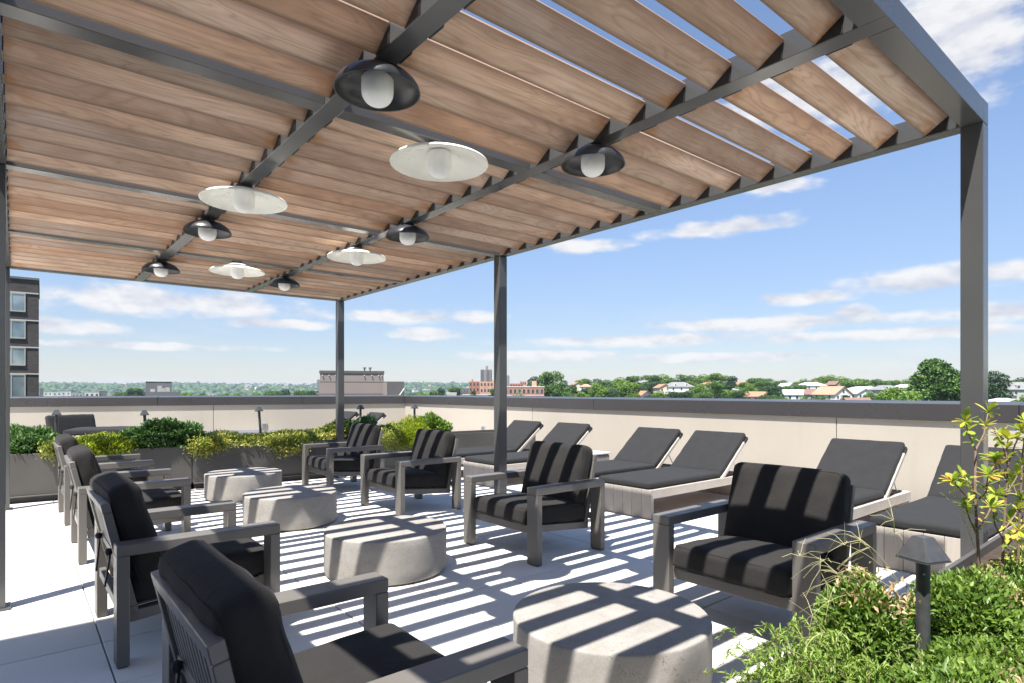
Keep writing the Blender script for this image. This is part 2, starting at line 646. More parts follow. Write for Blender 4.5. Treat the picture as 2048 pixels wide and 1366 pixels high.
class MB:
    def __init__(s):
        s.v = []
        s.f = []

    def add(s, vs, fs):
        k = len(s.v)
        s.v += [tuple(p) for p in vs]
        s.f += [tuple(i + k for i in f) for f in fs]
        return s

    def box(s, x0, x1, y0, y1, z0, z1, m=None):
        vs = [Vector(p) for p in ((x0, y0, z0), (x1, y0, z0), (x1, y1, z0), (x0, y1, z0), (x0, y0, z1), (x1, y0, z1), (x1, y1, z1), (x0, y1, z1))]
        if m is not None:
            vs = [m @ p for p in vs]
        return s.add(vs, [(0, 3, 2, 1), (4, 5, 6, 7), (0, 1, 5, 4), (1, 2, 6, 5), (2, 3, 7, 6), (3, 0, 4, 7)])

    def lathe(s, prof, n=32, c=(0, 0, 0)):
        vs = []
        for r, z in prof:
            for i in range(n):
                a = 2 * math.pi * i / n
                vs.append((c[0] + r * math.cos(a), c[1] + r * math.sin(a), c[2] + z))
        fs = []
        for j in range(len(prof) - 1):
            for i in range(n):
                fs.append((j * n + i, j * n + (i + 1) % n, (j + 1) * n + (i + 1) % n, (j + 1) * n + i))
        return s.add(vs, fs)

    def tube(s, pts, rad, n=6):
        pts = [Vector(p) for p in pts]
        if isinstance(rad, (int, float)):
            rad = [rad] * len(pts)
        vs = []
        for i, p in enumerate(pts):
            t = (pts[min(i + 1, len(pts) - 1)] - pts[max(i - 1, 0)]).normalized()
            a = t.orthogonal().normalized() if i == 0 else (a - t * a.dot(t)).normalized()
            b = t.cross(a)
            for k in range(n):
                th = 2 * math.pi * k / n
                vs.append(p + (a * math.cos(th) + b * math.sin(th)) * rad[i])
        fs = []
        for i in range(len(pts) - 1):
            for k in range(n):
                fs.append((i * n + k, i * n + (k + 1) % n, (i + 1) * n + (k + 1) % n, (i + 1) * n + k))
        fs.append(tuple(range(n))[::-1])
        fs.append(tuple((len(pts) - 1) * n + k for k in range(n)))
        return s.add(vs, fs)

    def prism(s, poly, axis, a0, a1):
        """poly of 2-tuples extruded along axis (0: poly is yz, 1: xz, 2: xy)"""
        def P(p, a):
            return [(a, p[0], p[1]), (p[0], a, p[1]), (p[0], p[1], a)][axis]
        n = len(poly)
        vs = [P(p, a0) for p in poly] + [P(p, a1) for p in poly]
        fs = [tuple(range(n)), tuple(range(n, 2 * n))[::-1]]
        for i in range(n):
            fs.append((i, i + n, (i + 1) % n + n, (i + 1) % n))
        return s.add(vs, fs)

    def mesh(s, name, mat, bevel=0.0, smooth=False, seg=1):
        me = bpy.data.meshes.new(name)
        me.from_pydata(s.v, [], s.f)
        bm = bmesh.new()
        bm.from_mesh(me)
        bmesh.ops.recalc_face_normals(bm, faces=bm.faces)
        if bevel:
            bmesh.ops.bevel(bm, geom=[e for e in bm.edges if len(e.link_faces) == 2 and e.calc_face_angle() > .5], offset=bevel,
                            segments=seg, affect='EDGES', clamp_overlap=True)
        bm.to_mesh(me)
        bm.free()
        me.materials.append(MATS[mat])
        if smooth:
            me.shade_smooth()
            try:
                me.set_sharp_from_angle(angle=R(38))
            except Exception:
                pass
        return me

    def build(s, name, mat, parent=None, bevel=0.0, smooth=False, seg=1, loc=None, rot=None):
        return link(name, s.mesh(name, mat, bevel, smooth, seg), parent, loc, rot)


def link(name, me, parent=None, loc=None, rot=None):
    o = bpy.data.objects.new(name, me)
    COL.objects.link(o)
    if parent is not None:
        o.parent = parent
    if loc is not None:
        o.location = loc
    if rot is not None:
        o.rotation_euler = rot
    return o


def tag(o, label=None, cat=None, group=None, kind=None):
    for k, v in (('label', label), ('category', cat), ('group', group), ('kind', kind)):
        if v:
            o[k] = v
    return o


def thing(name, label, cat, loc=(0, 0, 0), rz=0.0, group=None):
    o = bpy.data.objects.new(name, None)
    o.empty_display_size = .1
    COL.objects.link(o)
    o.location = loc
    o.rotation_euler = (0, 0, rz)
    return tag(o, label, cat, group)


def copy_tree(o, parent=None):
    c = o.copy()
    COL.objects.link(c)
    c.parent = parent
    for ch in list(o.children):
        copy_tree(ch, c)
    return c


def cushion_mesh(name, mat, sx, sy, sz, r, crown=0.0, n=14, wrinkle=.003, seed=0, puff=0.0):
    bm = bmesh.new()
    bmesh.ops.create_cube(bm, size=2)
    bmesh.ops.subdivide_edges(bm, edges=bm.edges[:], cuts=n, use_grid_fill=True)
    h = Vector((sx / 2, sy / 2, sz / 2))
    rg = np.random.default_rng(seed)
    ph = rg.uniform(0, 6.28, 12)
    for v in bm.verts:
        # crowd the grid towards the edges so that the rounding is smooth
        p = Vector([math.copysign(1 - (1 - abs(c)) ** 1.35, c) for c in v.co])
        q = Vector((p.x * h.x, p.y * h.y, p.z * h.z))
        inn = Vector([max(-(h[i] - r), min(h[i] - r, q[i])) for i in range(3)])
        d = q - inn
        if d.length > 1e-9:
            q = inn + d.normalized() * r
        fx, fy, fz = q.x / h.x, q.y / h.y, q.z / h.z
        q.z += crown * (1 - fx * fx) * (1 - fy * fy) * (1 if q.z > 0 else -.3) * min(1, abs(fz) * 1.4)
        q.y += puff * (1 - fx * fx) * (1 - fz * fz) * fy
        q.x += puff * (1 - fy * fy) * (1 - fz * fz) * fx
        w = math.sin(q.x * 23 + ph[0] + 2 * math.sin(q.y * 9 + ph[1])) + math.sin(q.y * 27 + ph[2] + 2 * math.sin(q.x * 11 + ph[3])) + .6 * math.sin(q.x * 51 + q.y * 38 + ph[4])
        q.z += wrinkle * w * .5 * (abs(fz))
        q.y += wrinkle * .5 * math.sin(q.x * 31 + q.z * 40 + ph[5]) * abs(fy)
        v.co = q
    me = bpy.data.meshes.new(name)
    bm.to_mesh(me)
    bm.free()
    me.materials.append(MATS[mat])
    me.shade_smooth()
    return me


def ss(a, b, x):
    t = max(0.0, min(1.0, (x - a) / (b - a)))
    return t * t * (3 - 2 * t)


# ------------------------------------------------------------------ far ground
def ground_z(x, y):
    r = math.hypot(x, y)
    d = x * SN + y * CS
    l = x * CS - y * SN
    az = math.atan2(l, d)
    s = ss(-.02, .10, az) * (1 - ss(2.0, 2.6, az))
    z = -22 + s * (14.5 * ss(55, 150, r) + 3.5 * ss(150, 260, r) + 8 * ss(260, 430, r))
    far = ss(1500, 3100, r)
    n = math.sin(az * 9 + 1.3) * .5 + math.sin(az * 23 + .4) * .3 + math.sin(az * 51 + r * .001) * .15
    z += far * (40 + 9 * n + 10 * ss(-.6, -.25, az)) * (1 - .55 * s)
    return z


def build_ground():
    nth = 200
    rs = [0, 20, 40, 55, 70, 85, 100, 120, 140, 160, 185, 210, 240, 270, 300, 340, 380, 430, 500, 600, 750, 950, 1200, 1500, 1800, 2100, 2400, 2700, 3000, 3300, 3800, 4600, 6000, 9000]
    vs = [(0, 0, -22)]
    fs = []
    for r in rs[1:]:
        for i in range(nth):
            a = 2 * math.pi * i / nth
            x, y = r * math.cos(a), r * math.sin(a)
            z = ground_z(x, y)
            if r > 4000:
                z = z * .6 - 10
            vs.append((x, y, z))
    for i in range(nth):
        fs.append((0, 1 + i, 1 + (i + 1) % nth))
    for j in range(len(rs) - 2):
        for i in range(nth):
            a = 1 + j * nth
            fs.append((a + i, a + nth + i, a + nth + (i + 1) % nth, a + (i + 1) % nth))
    m = MB()
    m.add(vs, fs)
    o = m.build('ground', 'city_ground', smooth=True)
    tag(o, 'city ground rising to wooded hills beyond the roof', None, kind='structure')


build_ground()

# ------------------------------------------------------------------ roof deck with pavers
XJ, YJ, TILE = .365, 3.93, .6
DX0, DX1, DY0, DY1 = -7.6, 8.56, -6.0, 18.6
WALL_X = 8.55


def build_deck():
    o = MB().box(DX0, 8.8, DY0, 19.0, -22.0, -.045).build('roof_deck', 'gap_dark')
    tag(o, 'roof terrace deck under the pavers', None, kind='structure')
    pv = MB().box(-.2965, .2965, -.2965, .2965, -.04, 0).mesh('paver', 'paver_concrete', .003)
    near = []
    x = XJ - TILE * 12 + TILE / 2
    xs = []
    while x < WALL_X - .1:
        xs.append(x)
        x += TILE
    y = YJ - TILE * 12 + TILE / 2
    ys = []
    while y < 17.6:
        ys.append(y)
        y += TILE
    for x in xs:
        for y in ys:
            # nothing under the bulkhead, nothing past the skewed back wall
            if x < -2.2 and y < 2.9:
                continue
            if y > back_wall_y(x) - .3:
                continue
            d = x * SN + y * CS
            l = x * CS - y * SN
            vis = d > 1.0 and -.95 < l / d < .95 and (CAM_H * FPX / d + HY) < 1480
            near.append((0 if vis else 1, d if vis else abs(d) + abs(l), x, y))
    near.sort()
    rest = MB()
    for i, (a, d, x, y) in enumerate(near):
        if i < 296:
            p = link('paver', pv, o, (x, y, RNG.uniform(-.0015, .0015)), (0, 0, RNG.uniform(-.002, .002)))
        else:
            rest.box(x - .2975, x + .2975, y - .2975, y + .2975, -.04, RNG.uniform(-.001, .001))
    q = rest.build('paver_field', 'paver_concrete', o)
    tag(q, kind='stuff')


# back wall runs skew to the deck: from the corner (8.55, 15.05) to (-8, 19.2)
BW0 = Vector((WALL_X, 15.05))
BW1 = Vector((-8.0, 19.27))


def back_wall_y(x):
    t = (x - BW0.x) / (BW1.x - BW0.x)
    return BW0.y + t * (BW1.y - BW0.y)


build_deck()


# ------------------------------------------------------------------ parapet walls
def parapet(label, p0, p1, inward, joints, cjoints, thick=.3, h=1.213, cop=.205, start=0.0):
    p0, p1 = Vector((*p0, 0)), Vector((*p1, 0))
    d = (p1 - p0)
    ln = d.length
    rz = math.atan2(d.y, d.x)
    t = thing('parapet_wall', label, 'wall', p0, rz)
    s = 1 if inward > 0 else -1      # inward: side of +y in local space
    ya, yb = (0, -s * thick)
    y0, y1 = min(ya, yb), max(ya, yb)
    m = MB().box(0, ln, y0 + .01, y1 - .01, -.04, h - cop + .05)
    m.build('wall_core', 'gap_dark', t)
    js = [0] + list(joints) + [ln]
    for a, b in zip(js[:-1], js[1:]):
        yy0, yy1 = (y0 + .012, y1) if s > 0 else (y0, y1 - .012)
        MB().box(a + .005, b - .005, yy0, yy1, -.035, h - cop + .03).build('wall_panel', 'stucco_cream', t, .003)
    cs = [start] + list(cjoints) + [ln]
    for a, b in zip(cs[:-1], cs[1:]):
        ia, oa = (y1 + .04, y0 - .04) if s > 0 else (y0 - .04, y1 + .04)
        MB().prism([(ia, h - cop), (ia, h), (oa, h + .03), (oa, h - cop)], 0, a + .0025, b - .0025).build('coping', 'coping_metal', t, .005)
    return t


parapet('cream stucco parapet wall with dark metal coping behind the sun loungers', (WALL_X, -6), (WALL_X, 15.05), 1,
        [3.2, 9.42, 15.6], [2.2, 7.5, 13.8, 20.1])
parapet('cream stucco parapet wall with dark metal coping behind the row of planters', (8.85, BW0.y - .0765), tuple(BW1), -1 * -1,
        [5.2, 9.4, 13.5], [3.1, 6.4, 9.6, 12.8], start=.345)

# bulkhead added out of view, placed to shade the deck by the near chairs
bk = thing('added_bulkhead', 'added cream stucco bulkhead, out of view, shading the deck beside the pergola', 'building', (-4.78, -1.4, 0))
MB().box(-2.75, 2.77, -4.5, 4.51, -.04, 6.3).build('wall', 'stucco_cream', bk, .01)
MB().box(-2.78, 2.80, -4.53, 4.54, 6.3, 6.4).build('coping', 'coping_metal', bk, .01)
MB().box(2.77, 2.805, 1.2, 2.15, 0, 2.1).build('door', 'facade_grey', bk, .004)


def wall_box(px, py, X=None, label='', size=.09, Y=None):
    u = (px - 1024) / FPX
    if X is not None:
        k = (SN + u * CS) / (CS - u * SN)
        x, y = X, X / k
        d = x * SN + y * CS
        z = FZ(py, d)
        t = thing('wall_outlet', label, 'outlet', (x, y, z))
        MB().box(-.025, 0, -size / 2, size / 2, -size / 2, size / 2).build('cover', 'box_grey', t, .006)
        MB().box(-.034, -.025, -size * .3, size * .3, -size * .36, size * .36).build('flap', 'facade_grey', t, .003)
    else:
        k = (SN + u * CS) / (CS - u * SN)
        # on the skew back wall
        x, y = 0, 0
        for i in range(60):
            yy = back_wall_y(x) - .0
            x = k * yy
            y = yy
        d = x * SN + y * CS
        z = FZ(py, d)
        a = math.atan2(BW1.y - BW0.y, BW1.x - BW0.x) + math.pi
        t = thing('wall_outlet', label, 'outlet', (x, y, z), a)
        MB().box(-size / 2, size / 2, -.03, 0, -size / 2, size / 2).build('cover', 'box_grey', t, .006)
        MB().box(-size * .3, size * .3, -.04, -.03, -size * .36, size * .36).build('flap', 'facade_grey', t, .003)


wall_box(967, 857, X=WALL_X, label='small grey outlet box on the wall beyond the sun loungers', size=.13)
wall_box(528, 851, label='small grey outlet box on the wall behind the planters', size=.14)

# ------------------------------------------------------------------ pergola
PT = CAM_H + 1.4115           # underside of the beams
BAY = [.832 + 2.0342 * i for i in range(5)]
BW = .1
XL0, XL1 = -.145, -.045
XR0, XR1 = 3.9045, 4.0045
X1, X2 = 1.228, 2.58
BD = .125                    # beam depth


def build_pergola():
    t = thing('pergola', 'dark metal pergola with tilted wooden slats over the seating area', 'pergola', (0, 0, 0))
    for x in ((XL0 + XL1) / 2, (XR0 + XR1) / 2):
        for y in (BAY[0], BAY[2], BAY[4]):
            p = MB().box(-.05, .05, 0, .1, 0, PT).build('post', 'pergola_metal', t, .003, loc=(x, y, 0))
            MB().box(-.075, .075, -.025, .125, 0, .012).build('base_plate', 'pergola_metal', p, .002)
    y0, y1 = BAY[0], BAY[4] + BW
    e = .0025
    # long beams are one piece, cross beams butt between them
    MB().box(XL0, XL1, y0, y1, PT + e, PT + BD).build('side_beam', 'pergola_metal', t, .003)
    MB().box(XR0, XR1, y0, y1, PT + e, PT + BD).build('side_beam', 'pergola_metal', t, .003)
    for y in BAY:
        front = y in (BAY[0], BAY[4])
        for a, b in ((XL1, X1 - .05), (X1 + .05, X2 - .05), (X2 + .05, XR0)):
            MB().box(a + .0005, b - .0005, y, y + BW, PT + e + .001, PT + BD - .004).build('cross_beam', 'pergola_metal', t, .002)
    for x in (X1, X2):
        MB().box(x - .05, x + .05, y0, y1, PT + e + .002, PT + BD - .006).build('middle_beam', 'pergola_metal', t, .002)
    # slats
    A = R(34)
    SW, ST = .142, .020
    cols = [(XL1, X1 - .05), (X1 + .05, X2 - .05), (X2 + .05, XR0)]
    slm = []
    for k, (a, b) in enumerate(cols):
        ln = b - a - .007
        mm = MB()
        segs = 10
        mm.box(-ln / 2, ln / 2, -SW / 2, SW / 2, -ST / 2, ST / 2)
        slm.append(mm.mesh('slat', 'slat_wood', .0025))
    dy, dz = .116, .078
    tri = [(-.112, .068), (-.102, .068), (-.100, .016), (-.090, .006), (-.012, .006), (0, .002)]
    tri = [(-.004, .0), (-.105, .0), (-.113, .008), (-.113, .068)]
    brm = MB().prism(tri, 0, -.003, .003).mesh('bracket', 'bracket_black')
    flm = MB().box(-.011, .011, -SW / 2, SW / 2, -.0016, .0016).mesh('bracket_flange', 'bracket_black')
    for i in range(4):
        for j in range(8):
            ylow = BAY[i] + BW + .168 + .2425 * j
            for k, (a, b) in enumerate(cols):
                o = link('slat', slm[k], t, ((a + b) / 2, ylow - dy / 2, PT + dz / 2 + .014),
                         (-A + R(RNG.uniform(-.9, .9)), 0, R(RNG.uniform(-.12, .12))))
                for x in (a + .0045, b - .0045):
                    link('bracket', brm, t, (x, ylow, PT + .004))
    return t


build_pergola()


# ------------------------------------------------------------------ pendant lamps
def lamp_mesh(white):
    if white:
        R0 = .282
        prof = [(.060, -.026), (.085, -.028), (.098, -.038), (.13, -.050), (.2, -.072), (.262, -.090), (.278, -.099), (R0, -.108),
                (R0 - .002, -.113), (R0 - .008, -.112), (.268, -.104), (.2, -.080), (.13, -.059), (.09, -.044), (.06, -.036), (0.001, -.036)]
    else:
        R0 = .186
        prof = [(.046, -.012), (.066, -.013), (.080, -.018), (.112, -.029), (.145, -.047), (.168, -.068), (.180, -.088), (R0, -.106),
                (R0 - .001, -.110), (R0 - .006, -.109), (.174, -.091), (.162, -.072), (.140, -.053), (.105, -.036), (.06, -.026), (0.001, -.026)]
    m = 'lamp_white' if white else 'lamp_black'
    shade = MB().lathe([(.001, prof[0][1])] + prof, 48).mesh('shade', m, 0, True)
    canopy = MB().lathe([(.001, 0), (.055, 0), (.055, -.013), (.042, -.018), (.03, -.022), (.001, -.024)], 28).mesh('canopy', 'lamp_black', 0, True)
    br, zb = (.069, -.186 if white else -.170)
    pr = [(.001, -.034), (.045, -.034), (.06, -.042), (br, -.056), (br, zb + .062)]
    for q in range(1, 9):
        a = q / 8 * math.pi / 2
        pr.append((max(.001, br * math.cos(a) ** .8), zb + .062 - .062 * math.sin(a)))
    bulb = MB().lathe(pr, 36).mesh('diffuser', 'frosted_glass', 0, True)
    return canopy, shade, bulb


LM = {True: lamp_mesh(True), False: lamp_mesh(False)}


def lamp(x, y, white, label):
    t = thing('pendant_lamp', label, 'lamp', (x, y, PT + .0025), 0, 'pendant lamps under the pergola')
    c, s, b = LM[white]
    link('canopy', c, t)
    sh = link('shade', s, t)
    link('diffuser', b, t)


BLK = 'black dome pendant lamp '
WHT = 'wide white lamp '
lamp(X1 - .01, 2.385, False, BLK + 'hung just before the first inner cross beam on the bulkhead side')
lamp(X2, 2.37, False, BLK + 'hung just before the first inner cross beam on the lounger side')
lamp(1.88, BAY[1] + .05, True, WHT + 'on the first inner cross beam, close beyond two black lamps')
lamp(X1 - .01, 4.36, True, WHT + 'next to a black lamp on the middle beam of the bulkhead side')
lamp(X2, 4.50, False, BLK + 'beside the middle cross beam, in front of a white lamp')
lamp(X1, 5.43, False, BLK + 'just behind a white lamp on the bulkhead side')
lamp(X2, 5.49, True, WHT + 'just behind a black lamp on the lounger side')
lamp(X1, 7.48, False, BLK + 'second to last of its row, beside the far white lamp')
lamp(1.88, BAY[3] + .05, True, WHT + 'on the last inner cross beam between two black lamps')
lamp(X2, 7.54, False, BLK + 'last of its row on the lounger side')


# ------------------------------------------------------------------ club chairs
def piping(cush, sx, sy, sz, r, rad=.0042):
    hx, hy, hz = sx / 2, sy / 2, sz / 2
    k = .7071 * r
    for sg in (-1, 1):
        pts = []
        for cx, cy, a0 in ((hx - r, hy - r, 0), (-(hx - r), hy - r, 90), (-(hx - r), -(hy - r), 180), (hx - r, -(hy - r), 270)):
            for q in range(4):
                a = R(a0 + q * 30)
                pts.append((cx + k * math.cos(a), cy + k * math.sin(a), sg * (hz - r + k)))
        pts.append(pts[0])
        MB().tube(pts, rad, 6).build('piping', 'cushion_black', cush, 0, True)


def make_chair():
    D, W = .79, .985
    hx, hy = D / 2, W / 2
    lw, lt = .12, .055
    AZ = .605
    t = thing('club_chair', 'x', 'chair')
    C = 'chair_metal'
    for sy in (-1, 1):
        y0, y1 = sorted((sy * hy, sy * (hy - lw)))
        for sx in (-1, 1):
            x0, x1 = sorted((sx * hx, sx * (hx - lt)))
            lg = MB().box(x0, x1, y0, y1, .006, AZ - .055).build('leg', C, t, .003)
            MB().box(x0 + .008, x1 - .008, y0 + .01, y1 - .01, 0, .006).build('foot_pad', 'rubber', lg)
        MB().box(-hx, hx, y0, y1, AZ - .055 + .0005, AZ).build('arm', C, t, .004)
    yi = hy - lw
    # seat frame, lower towards the back
    zf, zr = .262, .205
    a = math.atan2(zf - zr, .66)
    for sy in (-1, 1):
        y0, y1 = sorted((sy * (yi - .012), sy * (yi - .052)))
        MB().box(-.34, .34, y0, y1, -.028, .028).build('side_rail', C, t, .003, loc=(.01, 0, (zf + zr) / 2), rot=(0, -a, 0))
    MB().box(.315, .355, -yi + .001, yi - .001, .228, .298).build('front_rail', C, t, .003)
    sl = MB().box(-.33, .30, -.0275, .0275, -.006, .006).mesh('seat_slat', C)
    for i in range(7):
        link('seat_slat', sl, t, (0, -.3 + i * .1, .248), (0, -a, 0))
    MB().box(-hx + .012, -hx + .047, -yi + .001, yi - .001, .255, .305).build('rear_rail', C, t, .003)
    MB().box(-hx + .012, -hx + .047, -yi + .001, yi - .001, .500, .535).build('rear_rail', C, t, .003)
    # back: leaning frame with upright slats
    bt = R(12.5)
    bh = .60
    back = thing('backrest', None, None)
    back.parent = t
    bw = yi - .012
    m = MB()
    m.box(-.02, .02, -bw, bw, bh - .05, bh)
    m.box(-.02, .02, -bw, bw, 0, .045)
    for sy in (-1, 1):
        y0, y1 = sorted((sy * bw, sy * (bw - .05)))
        m.box(-.0195, .0195, y0, y1, .0455, bh - .0505)
    COL.objects.unlink(back)
    bpy.data.objects.remove(back)
    bo = m.build('backrest', C, t, .003, loc=(-.300, 0, .215), rot=(0, -bt, 0))
    bs = MB().box(-.008, .008, -.017, .017, .045, bh - .05).mesh('back_slat', C, .002)
    n = 12
    for i in range(n):
        y = -bw + .05 + (2 * bw - .1) * (i + .5) / n
        link('back_slat', bs, bo, (0, y, 0))
    # cushions
    sc = cushion_mesh('seat_cushion', 'cushion_black', .70, 2 * yi - .03, .155, .045, .022, 18, .003, 3)
    so = link('seat_cushion', sc, t, (.045, 0, .348), (0, -a * .8, 0))
    piping(so, .70, 2 * yi - .03, .155, .045)
    bc = cushion_mesh('back_cushion', 'cushion_black', .56, 2 * yi - .035, .150, .050, .025, 18, .004, 8, .006)
    bo2 = link('back_cushion', bc, t, (-.300, 0, .610), (0, R(90) - bt - R(2.5), 0))
    piping(bo2, .56, 2 * yi - .035, .150, .050)
    # tie straps at the back
    for y, k in ((-.22, 1), (.24, -1)):
        s = MB()
        s.box(-.004, .004, -.013, .013, -.20, 0)
        s.lathe([(.001, .02), (.016, .014), (.02, 0), (.014, -.014), (.001, -.02)], 8, (-.006, 0, .004))
        s.build('tie_strap', 'rubber', t, 0, loc=(-.392, y, .52), rot=(R(6 * k), R(5), 0))
    return t


CH0 = make_chair()
first = True


def chair(x, y, rz, label, group):
    global first
    o = CH0 if first else copy_tree(CH0)
    first = False
    o.location = (x, y, 0)
    o.rotation_euler = (0, 0, rz)
    for ch in o.children:
        if ch.name.startswith(('seat_cushion', 'back_cushion')):
            ch.location = Vector(ch.location) + Vector((RNG.uniform(-.004, .006), RNG.uniform(-.006, .006), RNG.uniform(-.002, .004)))
            ch.rotation_euler.z += R(RNG.uniform(-1.2, 1.2))
            ch.rotation_euler.y += R(RNG.uniform(-1.5, 1.0))
        if ch.name.startswith('tie_strap'):
            ch.rotation_euler.x += R(RNG.uniform(-9, 9))
    tag(o, label, 'chair', group)


GL = 'club chairs along the bulkhead side'
GR = 'club chairs along the lounger side'
HD = .79 / 2
chair(.383 + HD, 1.825, 0, 'grey club chair with black cushions, turned away, beside the most pitted drum table', GL)
chair(.380 + HD, 3.985, R(.4), 'grey club chair turned away, second in its row from the boxwood planter', GL)
chair(.385 + HD, 6.255, R(-.3), 'grey club chair turned away, third in its row from the boxwood planter', GL)
chair(.380 + HD, 8.030, R(.6), 'grey club chair turned away, last of its row, against the long planters', GL)
chair(3.045 + HD, 1.805, R(180), 'grey club chair with stripes of shade, next to the boxwood planter', GR)
chair(3.110 + HD, 3.935, R(180.3), 'grey club chair with stripes of shade, facing the second drum table', GR)
chair(3.180 + HD, 6.180, R(179.6), 'grey club chair with stripes of shade, facing the third drum table', GR)
chair(3.165 + HD, 8.030, R(180.2), 'grey club chair with stripes of shade, closest to the long planters', GR)


# ------------------------------------------------------------------ concrete drum tables
def drum_mesh():
    r, h = .459, .322
    pr = [(.001, .012), (r - .02, .012), (r - .006, .02), (r, .04)]
    pr += [(r, h * k) for k in (.3, .55, .8)] + [(r, h - .012), (r - .0015, h - .006), (r - .005, h - .002), (r - .011, h), (r * .6, h + .001), (r * .3, h + .001), (.001, h)]
    m = MB().lathe(pr, 96)
    return m.mesh('drum', 'drum_concrete', 0, True)


dm = drum_mesh()
fm = MB().lathe([(.001, .013), (.40, .013), (.40, 0), (.001, 0)], 64).mesh('base_ring', 'gap_dark')
for x, y, lb in ((2.164, 1.878, 'round pitted concrete drum table between the club chairs by the boxwood planter'),
                 (2.190, 4.143, 'round beige concrete drum table, second from the boxwood planter'),
                 (2.205, 6.247, 'round concrete drum table, third from the boxwood planter, next to the far one'),
                 (2.276, 8.160, 'round concrete drum table standing closest to the long planters')):
    t = thing('drum_table', lb, 'table', (x, y, 0), random.uniform(0, 6), 'concrete drum tables')
    link('drum', dm, t)
    link('base_ring', fm, t)


# ------------------------------------------------------------------ sun loungers
def make_lounger():
    t = thing('sun_lounger', 'x', 'sun lounger')
    T = 'weathered_teak'
    W = .78
    hw = W / 2
    H = .315
    LN = 2.06
    pw = (W - .002) / 6
    for xa, xb in ((0, .045), (LN - .045, LN)):
        for i in range(6):
            y0 = -hw + i * pw
            MB().box(xa, xb, y0 + .0015, y0 + pw - .0015, .004, H).build('plank', T, t, .002)
    for sy in (-1, 1):
        y0, y1 = sorted((sy * hw, sy * (hw - .045)))
        MB().box(.0465, LN - .0465, y0, y1, H - .095, H - .001).build('side_rail', T, t, .003)
    dk = MB().box(-.045, .045, -hw + .047, hw - .047, H - .05, H - .028).mesh('deck_slat', 'brown_teak', .002)
    for i in range(19):
        link('deck_slat', dk, t, (.10 + i * .1015, 0, 0))
    a = R(38)
    L2 = .72
    hx = 1.40
    for sy in (-1, 1):
        y0, y1 = sorted((sy * (hw - .012), sy * (hw - .052)))
        m = MB().box(-.02, L2 - .06, y0, y1, -.030, .010)
        m.build('back_rail', T, t, .002, loc=(hx, 0, H - .005), rot=(0, -a, 0))
        ex, ez = hx + .40 * math.cos(a), H - .01 + .40 * math.sin(a)
        MB().tube([(ex, sy * (hw - .075), ez - .01), (ex + .20, sy * (hw - .075), H - .03)], .006).build('prop_rod', 'rod_metal', t)
    c1 = cushion_mesh('seat_cushion', 'lounger_fabric', 1.42, W - .05, .075, .028, .004, 16, .003, 21)
    link('seat_cushion', c1, t, (.705, 0, H + .037))
    c2 = cushion_mesh('back_cushion', 'lounger_fabric', L2 + .03, W - .05, .075, .028, .004, 14, .003, 22)
    b = link('back_cushion', c2, t, (hx + .385 * math.cos(a) - .028 * math.sin(a) - .0, 0, H + .01 + .385 * math.sin(a) + .028 * math.cos(a)), (0, -a, 0))
    h = cushion_mesh('hood', 'lounger_fabric', .13, W - .03, .055, .018, 0, 8, .001, 23)
    link('hood', h, b, (.312, 0, -.055))
    return t


LG0 = make_lounger()
lfirst = True


def lounger(x, y, rz, label, group='sun loungers along the parapet'):
    global lfirst
    o = LG0 if lfirst else copy_tree(LG0)
    lfirst = False
    o.location = (x, y, 0)
    o.rotation_euler = (0, 0, rz)
    tag(o, label, 'sun lounger', group)


S_ = 'charcoal-cushioned sun lounger '
lounger(5.17, 1.46, 0, S_ + 'partly behind the boxwood-side corner post and tall yellow-leaved shrub')
lounger(5.17, 2.54, 0, S_ + 'directly behind the club chair next to the boxwood planter')
lounger(5.17, 4.31, 0, S_ + 'fully showing its planked foot end and long side rail')
lounger(5.17, 5.275, 0, S_ + 'behind the one whose planked foot end shows, same pair')
lounger(5.17, 6.98, 0, S_ + 'just past the middle pergola post, foot end planks in sun')
lounger(5.10, 8.07, 0, S_ + 'farther one of the pair cut by the middle pergola post')
lounger(4.95, 13.55, 0, S_ + 'showing only its back above the lime shrubs')
lounger(4.75, 14.62, 0, S_ + 'half hidden by a dark shrub in the long planters')

# concrete side tables between the lounger pairs
stm = MB().box(-.19, .19, -.19, .19, 0, .43).mesh('block', 'drum_concrete', .018, True, 3)
stt = MB().box(-.2, .2, -.2, .2, .4305, .455).mesh('top', 'facade_white', .006, True, 2)
for x, y, lb in ((6.62, 6.10, 'low pale concrete side table between the middle loungers'),
                 (6.80, 9.02, 'low pale concrete side table beyond the last lounger of the near row')):
    t = thing('side_table', lb, 'table', (x, y, 0), 0, 'side tables by the loungers')
    link('block', stm, t)
    link('top', stt, t)

# ------------------------------------------------------------------ lounge furniture behind the far planters
def daybed(x, y, rz, label, L=1.5, W=.85, back=True, fabric='lounger_fabric', hz=.38):
    t = thing('daybed', label, 'daybed', (x, y, 0), rz)
    sm = MB().box(-.035, .035, -W / 2, W / 2, hz - .1, hz).mesh('edge_slat', 'weathered_teak', .006)
    n = int(L / .085)
    for i in range(n):
        link('edge_slat', sm, t, (-L / 2 + (i + .5) * L / n, 0, 0))
    for sx in (-1, 1):
        for sy in (-1, 1):
            MB().box(sx * (L / 2 - .1) - .04, sx * (L / 2 - .1) + .04, sy * (W / 2 - .09) - .04, sy * (W / 2 - .09) + .04, 0, hz - .1005).build('leg', 'brown_teak', t, .004)
    c = cushion_mesh('seat_cushion', fabric, L - .02, W - .02, .1, .035, .01, 14, .004, 31)
    link('seat_cushion', c, t, (0, 0, hz + .052))
    if back:
        b = cushion_mesh('back_cushion', fabric, .13, W - .04, .52, .05, .0, 12, .004, 33)
        link('back_cushion', b, t, (-L / 2 + .12, 0, hz + .32), (0, R(-14), 0))
    return t


